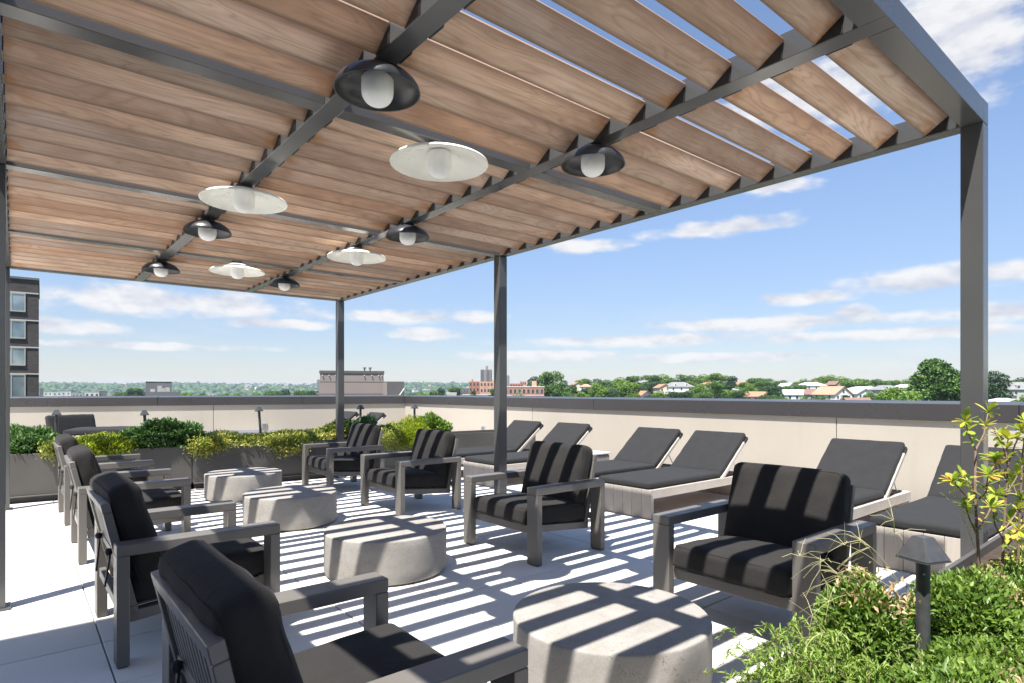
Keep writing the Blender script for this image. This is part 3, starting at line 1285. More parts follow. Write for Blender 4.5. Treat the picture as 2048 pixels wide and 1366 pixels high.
x, y = F(200, 10.7)
daybed(x + .1, y, R(-18), 'charcoal daybed on a ribbed teak frame behind the yellow-green creeper', 1.1, .9, False, hz=.60)
x, y = F(172, 12.2)
daybed(x, y + .55, R(-62), 'charcoal daybed with raised back cushion by the back wall', 1.0, 1.0, True, hz=.28)
for px, d, lb in ((440, 13.6, 'low pale grey cushioned bench by the wall, beside the dark round bush'),
                  (620, 14.2, 'low pale grey cushioned bench by the wall, near the corner post by the long planters')):
    x, y = F(px, d)
    daybed(x, y, R(-14), lb, 1.9, .7, False, 'pale_fabric', .34)

# ------------------------------------------------------------------ leaves
def leaf_mesh(name, mat, pos, nrm, length, width, rng, fold=.25, updroop=0.0, lv=None, along=None):
    """one diamond leaf (two triangles folded on the midrib) per point"""
    n = len(pos)
    rnd = rng.normal(size=(n, 3))
    if along is None:
        d = nrm + rnd * .55
    else:
        d = along + rnd * .25
    d[:, 2] += updroop
    d /= np.linalg.norm(d, axis=1)[:, None]
    r2 = rng.normal(size=(n, 3)) * .5 + nrm * .9 + np.array([0, 0, .5])
    side = np.cross(d, r2)
    side /= np.linalg.norm(side, axis=1)[:, None] + 1e-9
    up = np.cross(side, d)
    ln = (length * rng.uniform(.6, 1.25, n))[:, None]
    wd = ln * (width / length) * rng.uniform(.8, 1.15, n)[:, None]
    base = pos - d * ln * .3
    v = np.empty((n, 4, 3))
    v[:, 0] = base
    mid = base + d * ln * .5
    v[:, 1] = mid + side * wd * .5 + up * wd * fold
    v[:, 2] = base + d * ln - up * ln * .1
    v[:, 3] = mid - side * wd * .5 + up * wd * fold
    me = bpy.data.meshes.new(name)
    me.vertices.add(n * 4)
    me.vertices.foreach_set('co', v.reshape(-1))
    idx = np.arange(n) * 4
    tris = np.stack([idx, idx + 1, idx + 2, idx, idx + 2, idx + 3], 1).reshape(-1)
    me.loops.add(n * 6)
    me.loops.foreach_set('vertex_index', tris.astype(np.int32))
    me.polygons.add(n * 2)
    me.polygons.foreach_set('loop_start', (np.arange(n * 2) * 3).astype(np.int32))
    me.polygons.foreach_set('loop_total', np.full(n * 2, 3, np.int32))
    me.update(calc_edges=True)
    at = me.attributes.new('lv', 'FLOAT', 'FACE')
    if lv is None:
        lv = rng.uniform(0, 1, n)
    at.data.foreach_set('value', np.repeat(np.clip(lv, 0, 1), 2).astype(np.float32))
    me.materials.append(MATS[mat])
    me.validate()
    return me


def shell_points(rng, n, c, rad, lumps=9, inner=.55, amp=.28, zmin=-.25):
    c = np.array(c, float)
    rad = np.array(rad, float)
    d = rng.normal(size=(n * 2, 3))
    d /= np.linalg.norm(d, axis=1)[:, None]
    d = d[d[:, 2] > zmin][:n]
    n = len(d)
    ld = rng.normal(size=(lumps, 3))
    ld /= np.linalg.norm(ld, axis=1)[:, None]
    la = rng.uniform(.3, 1, lumps)
    k = np.zeros(n)
    for q, a in zip(ld, la):
        k = np.maximum(k, a * np.exp(-6 * (1 - d @ q)))
    r = (1 - amp + amp * 1.6 * k) * (inner + (1 - inner) * rng.uniform(0, 1, n) ** .45)
    r *= rng.uniform(.94, 1.08, n)
    p = c + d * rad * r[:, None]
    nr = d / rad
    nr /= np.linalg.norm(nr, axis=1)[:, None]
    return p, nr, r


def twigs(c, rad, n, rng, base=None, r0=.006):
    m = MB()
    c = Vector(c)
    base = Vector(base) if base is not None else Vector((c.x, c.y, c.z - rad[2] * .5))
    for i in range(n):
        d = Vector(rng.normal(size=3))
        d.z = abs(d.z) * .8 + .1
        d.normalize()
        e = c + Vector((d.x * rad[0], d.y * rad[1], d.z * rad[2])) * .85
        b = base + Vector((rng.normal() * rad[0] * .25, rng.normal() * rad[1] * .2, 0))
        mid = b.lerp(e, .5) + Vector((0, 0, .06 * rad[2]))
        m.tube([b, mid, e], [r0, r0 * .7, r0 * .3], 4)
    return m


def shrub(name, label, cat, c, rad, n, leaf, mat, group=None, seed=1, lumps=10, inner=.5, ratio=.45, amp=.28, up=.25, drop=None, dead=0, zmin=-.25):
    rng = np.random.default_rng(seed)
    base = (c[0], c[1], c[2] - rad[2] * .35)
    t = thing(name, label, cat, (c[0], c[1], base[2]), 0, group)
    p, nr, r = shell_points(rng, n, (0, 0, rad[2] * .35), rad, lumps, inner, amp, zmin)
    if drop is not None:           # sprays hanging over the planter's front edge
        k = rng.integers(0, len(drop), size=n // 3)
        q = np.array([drop[i] for i in k]) - np.array([c[0], c[1], base[2]])
        q = q + rng.normal(size=q.shape) * np.array([.07, .03, .05])
        p = np.concatenate([p, q])
        nr = np.concatenate([nr, np.tile([[0, -.8, .5]], (len(q), 1))])
        r = np.concatenate([r, np.full(len(q), .95)])
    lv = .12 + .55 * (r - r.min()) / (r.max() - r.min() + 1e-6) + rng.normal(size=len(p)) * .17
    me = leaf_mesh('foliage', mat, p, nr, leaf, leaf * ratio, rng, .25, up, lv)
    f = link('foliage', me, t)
    f['kind'] = 'stuff'
    twigs((0, 0, rad[2] * .35), rad, 26, rng, (0, 0, -.02), .005).build('branches', 'twig', t)
    if dead:
        m = 70
        dd = rng.normal(size=(dead, 3))
        dd[:, 2] = abs(dd[:, 2])
        dd /= np.linalg.norm(dd, axis=1)[:, None]
        pts = np.concatenate([q * np.array(rad) * rng.uniform(.6, 1.02, (m, 1)) + rng.normal(size=(m, 3)) * .025 + np.array([0, 0, rad[2] * .35]) for q in dd])
        me = leaf_mesh('dead_sprays', 'leaf_dead', pts, np.tile([[0, 0, 1.]], (len(pts), 1)), leaf, leaf * .42, rng, .4)
        g = link('dead_sprays', me, t)
        g['kind'] = 'stuff'
    return t


# ------------------------------------------------------------------ far row of planters
PA = R(-5.2)
PO = Vector((-.06, 9.40))
PD = Vector((math.cos(PA), math.sin(PA)))
PN = Vector((-PD.y, PD.x))
PH = .60


def planter(label, s0, s1, depth=.62, h=PH):
    o = PO + PD * s0
    t = thing('planter', label, 'planter', (o.x, o.y, 0), PA, 'metal planters closing off the seating area')
    L = s1 - s0
    w = .02
    m = MB()
    m.box(0, L, 0, w, .09, h)
    m.box(0, L, depth - w, depth, .09, h)
    m.box(0, w, w, depth - w, .09, h)
    m.box(L - w, L, w, depth - w, .09, h)
    m.build('box', 'planter_metal', t, .002)
    MB().box(.01, L - .01, -.03, depth - .01, .075, .0895).build('ledge', 'planter_metal', t, .002)
    MB().box(.02, L - .02, .03, depth - .03, 0, .0745).build('plinth', 'gap_dark', t)
    MB().box(w, L - w, w, depth - w, h - .09, h - .055).build('soil', 'soil', t)
    return t


for i, lb in enumerate(('dark metal planter behind the last turned-away club chair',
                        'dark metal planter behind the far drum table',
                        'dark metal planter behind the corner post and striped chair',
                        'dark metal planter holding the lime shrubs beside the loungers')):
    planter(lb, -.02 + 1.985 * i + (.0 if i else -.6), 1.985 * (i + 1) - .03)


def on_planter(px, depth=.3, z=PH):
    """point over the long planters in the photo's column px"""
    u = (px - 1024) / FPX
    k = (SN + u * CS) / (CS - u * SN)
    # k*y = x on line PO + PD*s + PN*depth
    b = PO + PN * depth
    s = (k * b.y - b.x) / (PD.x - k * PD.y)
    q = b + PD * s
    return (q.x, q.y, z)


G = 'plants in the long planters'


def pl(name, label, px, hw, top, n, leaf, mat, seed, dep=.31, wd=.3, drops=None, ratio=.45, up=.3, zmin=-.2, lumps=20, amp=.45):
    x, y, z = on_planter(px, dep)
    d = x * SN + y * CS
    zt = FZ(top, d)
    rx = hw * d / FPX / .80
    rz = max(.1, (zt - PH + .06) / 1.5)
    dp = None
    if drops:
        dp = []
        for q, yy in drops:
            for k in range(6):
                f = k / 5
                X, Y, Z = on_planter(q, -.05 - .03 * f)
                dd = X * SN + Y * CS
                dp.append((X, Y, PH + .04 + (FZ(yy, dd) - PH - .02) * f))
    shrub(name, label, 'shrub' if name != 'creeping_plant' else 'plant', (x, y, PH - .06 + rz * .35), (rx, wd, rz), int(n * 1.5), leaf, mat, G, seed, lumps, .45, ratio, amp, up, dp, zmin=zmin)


pl('boxwood_shrub', 'dark green boxwood shrub in the long planters, farthest from the loungers', 62, 52, 850, 4200, .058, 'leaf_dark', 1)
pl('creeping_plant', 'yellow and rust creeping plant spilling over the planter behind the last turned-away chair', 128, 28, 878, 1500, .05, 'leaf_gold', 2, .15, .22, [(112, 905), (120, 912), (105, 900)])
pl('creeping_plant', 'bright yellow-green creeping plant in front of the ribbed teak daybed', 215, 76, 864, 3600, .05, 'leaf_lime', 3, .2, .3, [(205, 905), (240, 903), (190, 904)], .3, .1)
pl('boxwood_shrub', 'big round dark green bush standing alone at the planter joint', 338, 62, 834, 5600, .064, 'leaf_dark', 4, .32, .36)
pl('creeping_plant', 'green and gold creeper hanging over the planter edge beside the big round bush', 430, 66, 862, 3200, .052, 'leaf_gold', 5, .22, .3, [(396, 900), (402, 908), (410, 910), (420, 904), (432, 898), (444, 893)], .3, .1)
pl('creeping_plant', 'low golden creeper around the leaning path light', 515, 72, 861, 3400, .052, 'leaf_gold', 6, .25, .3, None, .3, .1)
pl('creeping_plant', 'rust-tipped creeper trailing down the planter behind the far drum table', 592, 70, 859, 3400, .052, 'leaf_gold', 7, .22, .3, [(548, 895), (558, 901), (570, 906), (582, 904), (594, 899), (606, 895)], .3, .1)
pl('creeping_plant', 'pale yellow creeper against the corner post by the long planters of the pergola', 668, 34, 838, 2200, .05, 'leaf_gold', 8, .35, .28, None, .3, .2)
pl('boxwood_shrub', 'dark green shrub just behind the corner post by the long planters', 712, 36, 826, 3400, .058, 'leaf_dark', 9, .34, .28)
pl('creeping_plant', 'pale gold juniper mound between the two far striped chairs', 782, 42, 838, 3200, .05, 'leaf_gold', 10, .3, .3, [(770, 893), (785, 895), (800, 893), (760, 890)], .28, .25)
pl('juniper_shrub', 'bright lime juniper beside the round green bush', 828, 46, 834, 4200, .06, 'leaf_lime', 11, .32, .32, [(812, 890), (822, 888)], .18, .5)
pl('boxwood_shrub', 'round mid-green bush with a russet patch at the last planter end', 866, 30, 825, 3400, .056, 'leaf_box', 12, .36, .28)


# ------------------------------------------------------------------ path lights
def pathlight_mesh():
    m = MB()
    a, b = .051, .021
    z0, z1 = 0, .066
    m.add([(-a, -a, z0), (a, -a, z0), (a, a, z0), (-a, a, z0), (-b, -b, z1), (b, -b, z1), (b, b, z1), (-b, b, z1)],
          [(0, 3, 2, 1), (4, 5, 6, 7), (0, 1, 5, 4), (1, 2, 6, 5), (2, 3, 7, 6), (3, 0, 4, 7)])
    m.box(-a - .0015, a + .0015, -a - .0015, a + .0015, -.005, -.0005)
    head = m.mesh('lamp_head', 'bollard_black', .0025, True, 2)
    post = MB().lathe([(.001, -.005), (.019, -.005), (.019, -.6), (.001, -.6)], 24).mesh('stake', 'bollard_black', 0, True)
    screw = MB().lathe([(.001, .003), (.003, .002), (.003, -.002), (.001, -.003)], 8).mesh('screw', 'rod_metal')
    return head, post, screw


PLM = pathlight_mesh()


def path_light(x, y, z, label, tilt=(0, 0, 0), rz=0.0):
    t = thing('path_light', label, 'path light', (x, y, z), rz, 'pyramid-topped path lights')
    t.rotation_euler = (tilt[0], tilt[1], rz)
    link('lamp_head', PLM[0], t)
    p = link('stake', PLM[1], t)
    link('screw', PLM[2], p, (-.0135, -.0135, -.045), (R(90), 0, R(-48)))


for px, top, tl, lb in ((113, 819, (0, 0), 'black path light standing in the planter in front of the raised daybed back'),
                        (289, 820, (R(1), R(-3)), 'black path light next to the big round dark bush'),
                        (518, 813, (R(2), R(-4.5)), 'leaning black path light amid the golden creepers'),
                        (721, 810, (0, 0), 'black path light rising from the dark shrub at the corner post by the long planters'),
                        (829, 809, (0, 0), 'black path light rising from the lime juniper')):
    x, y, z = on_planter(px, .33)
    d = x * SN + y * CS
    path_light(x, y, FZ(top, d) - .066, lb, tl)

# ------------------------------------------------------------------ near planter with its plants
NP = dict(x0=1.40, x1=6.2, y0=-.35, y1=.80)


def near_planter():
    t = thing('planter', 'dark metal planter filled with boxwood at the corner of the pergola', 'planter', (NP['x0'], NP['y0'], 0), 0, 'metal planters closing off the seating area')
    L, D = NP['x1'] - NP['x0'], NP['y1'] - NP['y0']
    w, h = .02, .6
    m = MB()
    m.box(0, L, 0, w, .09, h)
    m.box(0, L, D - w, D, .09, h)
    m.box(0, w, w, D - w, .09, h)
    m.box(L - w, L, w, D - w, .09, h)
    m.build('box', 'planter_metal', t, .002)
    MB().box(-.025, L - .01, .01, D + .025, .075, .0895).build('ledge', 'planter_metal', t, .002)
    MB().box(.03, L - .03, .03, D - .03, 0, .0745).build('plinth', 'gap_dark', t)
    MB().box(w, L - w, w, D - w, h - .09, h - .045).build('soil', 'soil', t)


near_planter()
path_light(*F(1846, 1.82), FZ(1116, 1.82), 'black pyramid-topped path light in the boxwood planter', (0, 0), R(-22))


def near_shrubs():
    g = 'shrubs in the boxwood planter'
    specs = [
        ('boxwood_shrub', 'dense boxwood reaching out beside the arm of the striped chair by the boxwood planter', (1.945, .70, .63), (.145, .14, .185), 5500, .024, 'leaf_box', 42, 4),
        ('boxwood_shrub', 'glossy boxwood with dry brown sprays in front of the boxwood path light', (1.80, .42, .555), (.26, .22, .115), 7500, .024, 'leaf_box', 41, 3),
        ('boxwood_shrub', 'small boxwood tuft at the foot of the path light stake', (2.16, .50, .555), (.20, .13, .085), 4200, .024, 'leaf_box', 48, 0),
        ('boxwood_shrub', 'low boxwood filling the end of its planter', (1.60, .14, .57), (.26, .24, .14), 6000, .024, 'leaf_box', 43, 0),
        ('boxwood_shrub', 'boxwood mound between the boxwood path light and the tall yellow-leaved shrub', (2.44, .56, .60), (.22, .19, .165), 7000, .024, 'leaf_box', 44, 3),
        ('boxwood_shrub', 'dark boxwood mound in front of the tall yellow-leaved shrub', (2.15, .22, .555), (.34, .26, .115), 7500, .024, 'leaf_box', 47, 0),
        ('boxwood_shrub', 'boxwood mound at the foot of the tall yellow-leaved shrub', (2.85, .42, .58), (.30, .30, .15), 5200, .024, 'leaf_box', 45, 0),
        ('creeping_plant', 'yellow-green groundcover behind the tall stems near the corner post', (3.55, .45, .56), (.62, .24, .14), 6500, .026, 'leaf_gold', 46, 0),
    ]
    for nm, lb, c, rad, n, leaf, mt, sd, dead in specs:
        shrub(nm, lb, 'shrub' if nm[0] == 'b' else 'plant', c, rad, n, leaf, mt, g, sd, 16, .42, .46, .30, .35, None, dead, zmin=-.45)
    # rosemary-like plant that spills over the end and front edge
    rng = np.random.default_rng(51)
    t = thing('rosemary_shrub', 'feathery yellow-green rosemary spilling over the boxwood planter edge beside the chair leg', 'shrub', (1.62, .66, .56), 0, g)
    P, A, V = [], [], []
    st = MB()
    for i in range(330):
        ang = rng.uniform(.15, 3.4)
        b = np.array([rng.normal() * .10 + .02, rng.normal() * .07, 0.0])
        out = np.array([math.cos(ang) * rng.uniform(.4, 1), math.sin(ang) * rng.uniform(.3, 1), 0])
        ln = rng.uniform(.09, .25)
        lift = rng.uniform(.02, .19)
        pts = []
        for k in range(9):
            f = k / 8
            pts.append(b + out * ln * f + np.array([0, 0, lift * math.sin(f * 2.0) * .9 - .10 * f * f * (out @ out)]))
        pts = np.array(pts)
        if i % 3 == 0:
            st.tube([tuple(p) for p in pts[::2]], .0013, 3)
        for k in range(30):
            f = rng.uniform(.12, 1)
            j = min(7, int(f * 8))
            p = pts[j] + (pts[j + 1] - pts[j]) * (f * 8 - j)
            ax = pts[j + 1] - pts[j]
            ax = ax / (np.linalg.norm(ax) + 1e-9)
            a = ax * .8 + rng.normal(size=3) * .45 + np.array([0, 0, .2])
            P.append(p + rng.normal(size=3) * .002)
            A.append(a / np.linalg.norm(a))
            V.append(.25 + .5 * f + rng.normal() * .15)
    P, A = np.array(P), np.array(A)
    me = leaf_mesh('foliage', 'leaf_rosemary', P, np.tile([[0, 0, 1.]], (len(P), 1)), .024, .0042, rng, .2, 0, np.array(V), A)
    link('foliage', me, t)['kind'] = 'stuff'
    st.build('branches', 'twig', t)


near_shrubs()


def azalea():
    """tall leggy shrub with whorls of yellowing leaves"""
    n = 9
    prof = [(0, 0), (.10, .18), (.30, .40), (.55, .62), (.78, .62), (.93, .36), (1, .04)]
    vs, fs = [], []
    for i, (x, w) in enumerate(prof):
        for s in (-1, 0, 1):
            vs.append((x, s * w * .38, -.16 * x * x + (.05 * abs(s) if 0 < w else 0)))
    for i in range(len(prof) - 1):
        a = i * 3
        fs += [(a, a + 3, a + 4, a + 1), (a + 1, a + 4, a + 5, a + 2)]
    lm = MB().add(vs, fs).mesh('leaf', 'leaf_azalea', 0, True)
    rng = np.random.default_rng(77)
    specs = [('tall leggy shrub with yellowing leaf whorls beside the boxwood-side corner post',
              1965, 2.15, [(1958, 1130), (1950, 985), (1951, 900)], [((1951, 900), (1938, 870), (1931, 843)), ((1951, 900), (1968, 868), (1976, 825)),
                                                          ((1954, 1010), (1925, 985), (1905, 962)), ((1953, 985), (1940, 965), (1925, 955)), ((1955, 1060), (1975, 1030), (1992, 990)),
                                                          ((1956, 1075), (1940, 1040), (1930, 1010)), ((1955, 1000), (1972, 985), (1976, 950))]),
             ('tall leggy shrub with green-yellow leaves beside the yellow-green groundcover',
              2020, 2.35, [(2004, 1150), (2010, 1020), (2016, 930)], [((2016, 930), (2004, 890), (1998, 872)), ((2016, 930), (2030, 890), (2042, 862)), ((2010, 1010), (1998, 970), (1990, 925)),
                                                           ((2012, 990), (2030, 960), (2046, 930)), ((2007, 1080), (1990, 1050), (1985, 1015)), ((2008, 1060), (2030, 1030), (2044, 1000)),
                                                           ((2014, 960), (2002, 940), (1992, 915)), ((2006, 1100), (2024, 1080), (2038, 1062)), ((2016, 930), (2012, 905), (2016, 880))]),
             ('short leggy shrub with bright leaves behind the two tall ones',
              2040, 2.6, [(2036, 1130), (2040, 1010), (2046, 900)], [((2046, 900), (2050, 870), (2056, 850)), ((2042, 960), (2052, 930), (2066, 905)), ((2038, 1060), (2050, 1030), (2062, 1000)),
                                                          ((2038, 1080), (2028, 1055), (2020, 1040)), ((2041, 1000), (2030, 980), (2024, 960))])]
    for lb, px, d, stem, brs in specs:
        x0, y0 = F(stem[0][0], d)

        def W(q, dd):
            X, Y = F(q[0], dd)
            return Vector((X - x0, Y - y0, FZ(q[1], dd) - .56))
        t = thing('azalea_shrub', lb, 'shrub', (x0, y0, .56), 0, 'leggy shrubs at the near corner')
        dv = [d + rng.normal() * .02 for _ in stem]
        pts = [W(q, z) for q, z in zip(stem, dv)]
        pts = [Vector((pts[0].x, pts[0].y, -.03))] + pts
        MB().tube(pts, [.0065, .0055, .0045, .0036], 7).build('stem', 'twig', t, 0, True)
        for br in brs:
            off = rng.normal() * .10
            bp = [W(br[0], d), W(br[1], d + off * .5), W(br[2], d + off)]
            MB().tube(bp, [.0032, .0026, .002], 6).build('branch', 'twig', t, 0, True)
            ax = (bp[2] - bp[1]).normalized()
            whorls = [(bp[2], 11, 1.0), (bp[1].lerp(bp[2], .35), 6, .85), (bp[0].lerp(bp[1], .5), 3, .75)]
            for c, k, sc in whorls:
                off0 = rng.uniform(0, 6)
                for i in range(k):
                    th = off0 + i * 2.4
                    e = ax.orthogonal().normalized()
                    f = ax.cross(e)
                    dirn = (e * math.cos(th) + f * math.sin(th)) * rng.uniform(.6, 1.0) + ax * rng.uniform(.15, .75) + Vector((0, 0, .12))
                    dirn.normalize()
                    s = rng.uniform(.030, .055) * sc * d / 2.2
                    q = dirn.to_track_quat('X', 'Z')
                    o = link('leaf', lm, t, c)
                    o.rotation_mode = 'QUATERNION'
                    o.rotation_quaternion = q
                    o.scale = (s, s * rng.uniform(.8, 1.1), s)


azalea()


def weeds():
    """thin seeding grass stalks leaning out over the chair arm"""
    rng = np.random.default_rng(9)
    t = thing('seeding_grass', 'thin pale seeding grass stalks arching over the chair arm by the boxwood', 'grass', (*F(1790, 1.75), .58))
    o = Vector(t.location)
    st = [((1790, 1180), (1700, 1120), (1600, 1112)), ((1795, 1185), (1725, 1130), (1655, 1165)), ((1800, 1170), (1745, 1105), (1690, 1090)),
          ((1800, 1170), (1760, 1100), (1720, 1080)), ((1770, 1190), (1710, 1150), (1640, 1140)), ((1805, 1160), (1790, 1090), (1787, 1040)),
          ((1760, 1210), (1690, 1160), (1625, 1230)), ((1650, 1255), (1630, 1235), (1578, 1200)), ((1650, 1265), (1620, 1270), (1608, 1305)),
          ((1960, 1130), (1925, 1010), (1880, 985)), ((1965, 1150), (1935, 1040), (1905, 985))]
    for i, (a, b, c) in enumerate(st):
        d = 1.75 + rng.normal() * .12
        if i > 8:
            d = 2.2
        P = []
        for q, dd in ((a, d), (b, d - .03), (c, d - .05)):
            X, Y = F(q[0], dd)
            P.append(Vector((X, Y, FZ(q[1], dd))) - o)
        pts = []
        for k in range(9):
            f = k / 8
            pts.append(P[0] * (1 - f) ** 2 + P[1] * 1.0 * 2 * f * (1 - f) + P[2] * f * f)
        s = MB().tube(pts, [.0010 - .0005 * k / 8 for k in range(9)], 4).build('stalk', 'straw', t)
        m = MB()
        tip = pts[-1]
        ax = (pts[-1] - pts[-2]).normalized()
        if i < 7:
            for hub in (pts[-1], pts[-3]):
                for k in range(5):
                    dv = Vector(rng.normal(size=3)) * .75 + ax * .6
                    dv.normalize()
                    L = rng.uniform(.05, .10)
                    e = hub + dv * L + Vector((0, 0, -.015))
                    m.tube([hub, hub.lerp(e, .5) + Vector((0, 0, .008)), e], [.0007, .0006, .0004], 3)
            m.build('seed_head', 'straw', s)


weeds()

# ------------------------------------------------------------------ buildings around
def bld(name, label, px0, px1, top, d, depth, mat, cat='building', rz=None, bottom=None, group=None):
    """box-shaped building between two photo columns at distance d; returns the thing, width and height"""
    xa, ya = F(px0, d)
    xb, yb = F(px1, d)
    w = math.hypot(xb - xa, yb - ya)
    cx, cy = (xa + xb) / 2, (ya + yb) / 2
    gz = ground_z(cx, cy) - 1 if bottom is None else bottom
    h = FZ(top, d) - gz
    t = thing(name, label, cat, (cx, cy, gz), -YAW - math.atan((px0 + px1 - 2048) / 2 / FPX) if rz is None else rz, group)
    MB().box(-w / 2, w / 2, 0, depth, 0, h).build('wall', mat, t)
    return t, w, h


def windows(t, w, h, cols, z0, z1, rows, ww, wh, y=0.0, frame=None, pane='window_dark', x0=None, x1=None):
    x0 = -w / 2 if x0 is None else x0
    x1 = w / 2 if x1 is None else x1
    pm = MB().box(-ww / 2, ww / 2, -.06, .02, -wh / 2, wh / 2).mesh('window', pane)
    fm_ = MB().box(-ww / 2 - .08, ww / 2 + .08, -.04, .02, -wh / 2 - .08, wh / 2 + .08).mesh('frame', frame) if frame else None
    for r in range(rows):
        for c in range(cols):
            p = (x0 + (x1 - x0) * (c + .5) / cols, y - .01, z0 + (z1 - z0) * (r + .5) / rows)
            o = link('window', pm, t, p)
            if fm_:
                link('frame', fm_, o)


# dark brick apartment block on the bulkhead side
def brick_block():
    d = 62.0
    xa, ya = F(77, d)
    t = thing('apartment_block', 'dark brick apartment block with paired tall windows and stone bands', 'building', (xa, ya, -22), R(-1.5))
    top = FZ(561, d)
    H = top + 22
    MB().box(-14, 0, 0, 16, 0, H).build('wall', 'brick_dark', t)
    MB().box(-14.1, .08, -.1, 16.1, H, H + .22).build('coping', 'facade_grey', t)
    k = d / FPX
    wx0, wx1 = -(77 - 22) * k, -(77 - 57) * k
    rows = [(589, 626), (643, 679), (696, 732), (749, 800)]
    bands = [588, 642, 695.5, 748]
    for b in bands:
        z = FZ(b, d) + 22
        MB().box(-14, .03, -.06, 0, z - .06, z + .06).build('stone_band', 'stone_band', t)
    for (a, b) in rows:
        z1, z0 = FZ(a, d) + 22, FZ(b, d) + 22
        for j in range(3):
            ox = -j * 4.3
            o = MB().box(wx0 + ox, wx1 + ox, -.10, .02, z0, z0 + .12).build('window', 'window_frame_metal', t)
            MB().box(wx0 + ox, wx1 + ox, -.07, .02, z1 - .1, z1).build('frame', 'window_frame_metal', o)
            mid = wx0 + (wx1 - wx0) * .36
            for x in (wx0, mid, wx1 - .09):
                MB().box(x + ox, x + .09 + ox, -.065, .02, z0 + .12, z1 - .1).build('frame', 'window_frame_metal', o)
            for x0, x1 in ((wx0 + .09, mid), (mid + .09, wx1 - .09)):
                MB().box(x0 + ox, x1 + ox, -.03, .02, z0 + .12, z1 - .1).build('pane', 'window_glass', o)


brick_block()

# windowless taupe block and its darker annex
t, w, h = bld('office_block', 'windowless taupe block with dark parapet, spotlights and rooftop vents', 643, 766, 747, 70, 14, 'facade_taupe')
MB().box(-w / 2 - .08, w / 2 + .08, -.08, 14.08, h, h + .32).build('parapet', 'facade_taupe_dark', t)
for z in (h - 1.0, h - 2.4):
    MB().box(-w / 2, w / 2, -.02, 0, z, z + .04).build('panel_joint', 'facade_taupe_dark', t)
for x in (-w * .46, -w * .36, -w * .26, w * .19, w * .31, w * .38 + .3, w * .47):
    o = MB().box(x - .04, x + .04, -.2, 0, h - .28, h - .18).build('spotlight', 'house_white', t)
for x in (w * .2, w * .29):
    o = MB().lathe([(.001, 0), (.08, 0), (.08, .35), (.2, .38), (.2, .5), (.001, .54)], 12, (x, 2, h + .3)).build('roof_vent', 'facade_grey', t)
t, w, h = bld('office_annex', 'dark grey annex beside the taupe block with a white fire stair', 766.6, 808, 763, 69, 12, 'facade_taupe_dark')
MB().box(-w / 2, -w * .3, -.05, 0, 0, h - .1).build('side_panel', 'facade_taupe', t)
m = MB()
zt = FZ(778, 69) - ground_z(*F(790, 69)) + 1
m.add([(w * .15, -.5, zt - 1.2), (w * .5, -.5, zt), (w * .5, -.5, zt + .18), (w * .15, -.5, zt - 1.02), (w * .15, -1.2, zt - 1.2), (w * .5, -1.2, zt), (w * .5, -1.2, zt + .18), (w * .15, -1.2, zt - 1.02)],
      [(0, 1, 2, 3), (7, 6, 5, 4), (0, 4, 5, 1), (1, 5, 6, 2), (2, 6, 7, 3), (3, 7, 4, 0)])
m.box(w * .05, w * .6, -1.25, -.45, zt - 1.4, zt - 1.25)
m.build('fire_stair', 'house_white', t)

# grey rooftop with mechanical screen
t, w, h = bld('warehouse', 'grey warehouse roof with tall louvred plant screen and rooftop units', 296, 357, 783.5, 150, 22, 'facade_grey')
MB().box(-w / 2, w * .25, 3, 16, h, h + 2.6).build('plant_screen', 'facade_grey', t)
MB().box(-w / 2 - .1, w * .25 + .1, 2.9, 16.1, h + 2.6, h + 2.8).build('screen_cap', 'house_white', t)
for x, s in ((-w * .1, 1.5), (w * .02, .9), (w * .12, 1.1), (-w * .3, .7)):
    MB().box(x - .5, x + .5, 1, 2.2, h, h + s).build('roof_unit', 'facade_pale', t)

# pale low-rise blocks on the plain
for i, (a, b, top, d, mt) in enumerate(((80, 86, 777, 520, 'facade_grey'), (89, 103, 784, 620, 'facade_white'), (107, 121, 784, 620, 'facade_white'), (124, 140, 783, 640, 'facade_white'),
                                        (146, 163, 787, 640, 'facade_pale'), (172, 196, 784, 450, 'facade_white'), (197, 212, 782, 460, 'facade_grey'), (214, 222, 790, 480, 'facade_white'),
                                        (246, 258, 789, 700, 'facade_pale'), (588, 640, 785, 420, 'brick_tan'), (412, 432, 787, 700, 'facade_pale'))):
    nm = ['narrow grey block beside the dark brick tower', 'white flat-roofed block nearest the dark brick tower', 'white flat-roofed block, second of three in line',
          'white flat-roofed block, third of three in line', 'pale low block past the three white ones', 'wide white block with a blank bright side',
          'grey windowed block joined to the wide white one', 'tiny white block past the grey windowed one', 'small pale block before the warehouse',
          'low tan brick block beside the windowless taupe block', 'low pale block between warehouse and taupe block'][i]
    t, w, h = bld('low_rise_block', nm, a, b, top, d, 14, mt, group='low blocks on the plain')
    MB().box(-w / 2 - .1, w / 2 + .1, -.1, 14.1, h, h + .3).build('parapet', 'facade_pale', t)
    if w > 6:
        windows(t, w, h, max(2, int(w / 3)), h - 10, h - .6, 3, 1.3, 1.5)

